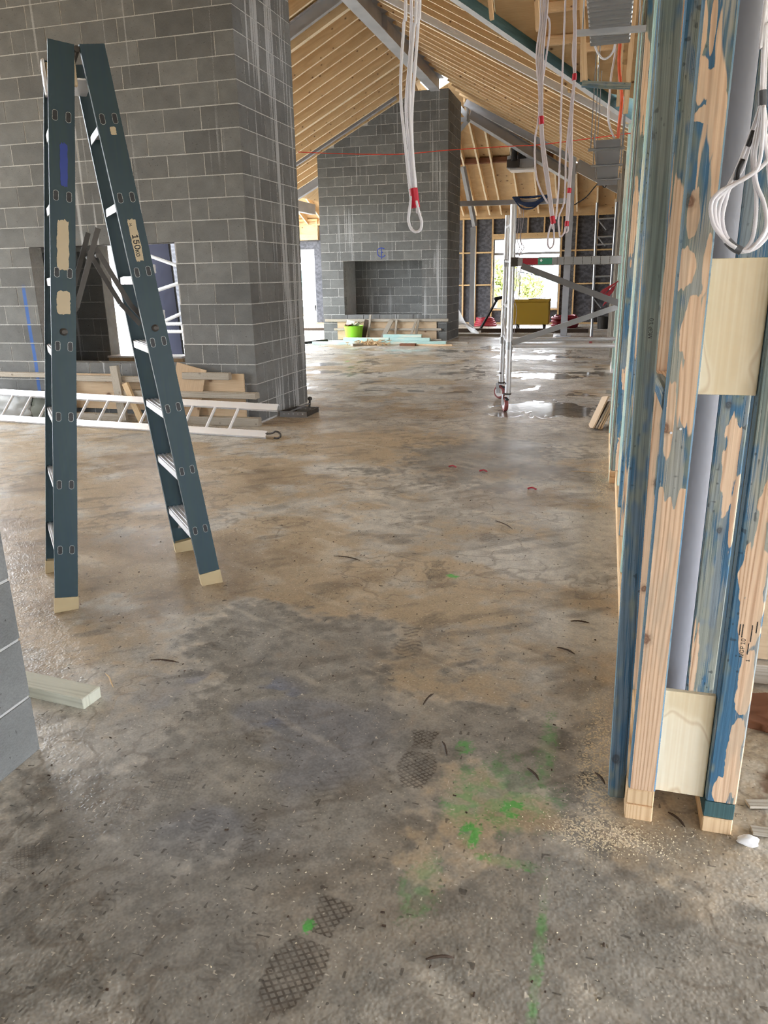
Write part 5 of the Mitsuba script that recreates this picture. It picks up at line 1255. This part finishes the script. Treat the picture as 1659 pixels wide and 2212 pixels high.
r = random.Random(12)
for (p, q), w in zip(tw, wh):
    p, q = np.array(p), np.array(q)
    d = q - p; nrm = np.array((-d[1], d[0]))
    L = np.linalg.norm(d)
    pts = [(*(p + d * t + nrm * (.05 * math.sin(math.pi * t) * r.uniform(.3, 1))), .004 + .004 * math.sin(math.pi * t)) for t in (0, .33, .66, 1)]
    obj('wood_sliver', tube(pts, np.interp(np.linspace(0, 1, 16), [0, .2, .8, 1], [.0015, .0032, .0034, .0012]), 6), 'mat_dark_splinter' if r.random() < .7 else 'mat_splinter', 'thin dark wood sliver lying ' + w, 'wood sliver', smooth=True)
for (x, y, l) in ((-1.09, 5.70, 'leftmost'), (-.83, 5.61, 'middle'), (-.42, 5.18, 'rightmost and nearest')): obj('red_scrap', tube([(x - .03, y, .006), (x, y + .012, .012), (x + .03, y - .006, .006)], .006, 6), 'mat_red', l + ' of the three small red cable scraps on the floor', 'scrap', smooth=True)
for (x, y, s, a, l) in ((.52, 2.0, .09, .3, 'middle'), (.62, 2.12, .10, -.5, 'farthest'), (.50, 1.88, .06, .1, 'nearest')): obj('timber_chip', box((x, y, .006), (s, .03, .008), trimesh.transformations.euler_matrix(0, .05, a)[:3, :3]), 'mat_old_timber', l + ' of the three flat timber chips right of the edge stud foot', 'timber chip')
obj('paper_scrap', crumple((.455, 1.83, 0), (.028, .016, .018), 5, 2), 'mat_white', 'white crumpled scrap by the foot of the right edge stud', 'scrap', smooth=True)
r = random.Random(31)
chips = []


def chip(x, y, s):
    return box((x, y, s * .18), (s, s * r.uniform(.15, .6), s * .22), trimesh.transformations.euler_matrix(r.uniform(-.3, .3), r.uniform(-.3, .3), r.uniform(0, 6.3))[:3, :3])


for _ in range(240):
    y = .8 + 5.0 * r.random() ** 2
    chips.append(chip(r.uniform(-1.5, .7) if y < 2.2 else r.uniform(-2.6, .1), y, r.uniform(.002, .005)))
for (cx, cy, sx, sy, n) in ((.06, 2.15, .05, .28, 550), (.10, 1.765, .09, .035, 900), (.35, 1.80, .10, .05, 90), (.06, 5.6, .05, .6, 90), (.55, 1.6, .15, .15, 60)):
    for _ in range(n): chips.append(chip(r.gauss(cx, sx), r.gauss(cy, sy), r.uniform(.0015, .0042)))
obj('wood_chips', cat(*chips), 'mat_chip', 'pale sawdust and wood chips scattered on the slab by the stud walls', 'wood chips', kind='stuff')
r = random.Random(77)
dk = []
for _ in range(170):
    y = 1.0 + 7.5 * r.random() ** 1.4
    dk.append(box((r.uniform(-2.8 if y > 1.9 else -1.6, .1), y, .002), (r.uniform(.003, .010), r.uniform(.002, .004), .003), trimesh.transformations.euler_matrix(0, 0, r.uniform(0, 6.3))[:3, :3]))
obj('dirt_crumbs', cat(*dk), 'mat_dark_splinter', 'dark crumbs of dirt and bark scattered over the slab', 'dirt crumbs', kind='stuff')

# ------------------------------------------------------------------ outdoors
def sheet(xs, ys, f):
    V = np.array([(x, y, f(x, y)) for y in ys for x in xs]); n = len(xs)
    F = [t for j in range(len(ys) - 1) for i in range(n - 1) for q in [j * n + i] for t in ([q, q + 1, q + n + 1], [q, q + n + 1, q + n])]
    return (V, np.array(F), None)


struct('ground', sheet([-600, -200, -60, -16, -9.8, 0, 20, 100, 400], [-100, -30, 10, 24.6, 30, 40, 60, 120, 300, 600], lambda x, y: -.06 if (y < 35 and x > -70) else -.06 - .05 * max(0, y - 35) - .03 * max(0, -x - 60)), 'mat_soil', 'pale bare ground outside')
obj('hill', sheet(np.linspace(-420, 220, 40), [300, 340, 380, 430, 520], lambda x, y: {300: -32, 340: -14, 380: -6, 430: -2, 520: -4}[y] + 5 * math.sin(x * .02 + y) + 3 * math.sin(x * .07)), 'mat_hill', 'low hazy hills beyond the far window', 'hill', smooth=True)


def tree(x, y, z0, H, R, seed, label):
    t = thing('tree', label, 'tree')
    part(t, 'trunk', tube([(x, y, z0), (x + .1, y, z0 + H * .35), (x - .1, y, z0 + H * .8)], [.22] * 5 + [.16] * 5 + [.07], 8), 'mat_bark', True)
    q = np.random.default_rng(seed)
    n = 1500
    d = q.normal(size=(n, 3)); d /= np.linalg.norm(d, axis=1, keepdims=True)
    c = np.array((x, y, z0 + H * .66)) + d * (q.random((n, 1)) ** .4) * np.array((R, R, H * .36)) * (.7 + .5 * meshkit.noise(d * 2.2 + seed)[:, None])
    e1 = q.normal(size=(n, 3)); e1 /= np.linalg.norm(e1, axis=1, keepdims=True)
    e2 = np.cross(e1, q.normal(size=(n, 3))); e2 /= np.linalg.norm(e2, axis=1, keepdims=True)
    s = .22
    V = np.stack([c - e1 * s, c + e2 * s * .5, c + e1 * s, c - e2 * s * .5], 1).reshape(-1, 3)
    b = np.arange(n)[:, None] * 4
    part(t, 'leaves', (V, np.vstack([b + [0, 1, 2], b + [0, 2, 3]]), None), 'mat_leaf', kind='stuff')


tree(-7.3, 55, -1.2, 3.6, 1.5, 3, 'yellow-green tree outside the far window, left side')
tree(-5.9, 62, -1.6, 3.0, 1.1, 5, 'smaller yellow-green tree outside the far window')
fp = thing('fence_panel', 'pale site fence outside the far window', 'fence')
for x in np.arange(-3.4, -1.8, .4): part(fp, 'post', bx(x, x + .06, 30, 30.05, -.06, .62), 'mat_cream')
part(fp, 'rail', bx(-3.4, -1.75, 30, 30.04, .5, .6), 'mat_cream')
vb = thing('white_van', 'pale van parked outside, seen in the gap left of the far chimney', 'van')
body = Polygon([(-2.2, .35), (2.3, .35), (2.3, 1.0), (2.0, 1.15), (1.45, 1.95), (-2.2, 2.0)])
part(vb, 'body', prism(body.buffer(-.05).buffer(.05), (-13.2, 33.0, 0), (-13.2, 31.2, 0), (0, 0, 1)), 'mat_white')
part(vb, 'side_window', prism(Polygon([(.2, 1.1), (1.35, 1.1), (1.62, 1.25), (1.30, 1.75), (.2, 1.78)]), (-13.2, 31.22, 0), (-13.2, 31.17, 0), (0, 0, 1)), 'mat_cab_glass')
for x in (-1.4, 1.5): part(vb, 'wheel', lathe([(0, -.1), (.32, -.1), (.32, .1), (0, .1)], (-13.2 + x, 31.3, .27), 24, np.array([[1, 0, 0], [0, 0, 1], [0, 1, 0]], float)), 'mat_black')
for k in [k for k in scene if scene[k].get('type') == 'ply' and k not in labels and '__' not in k]: raise RuntimeError(k)
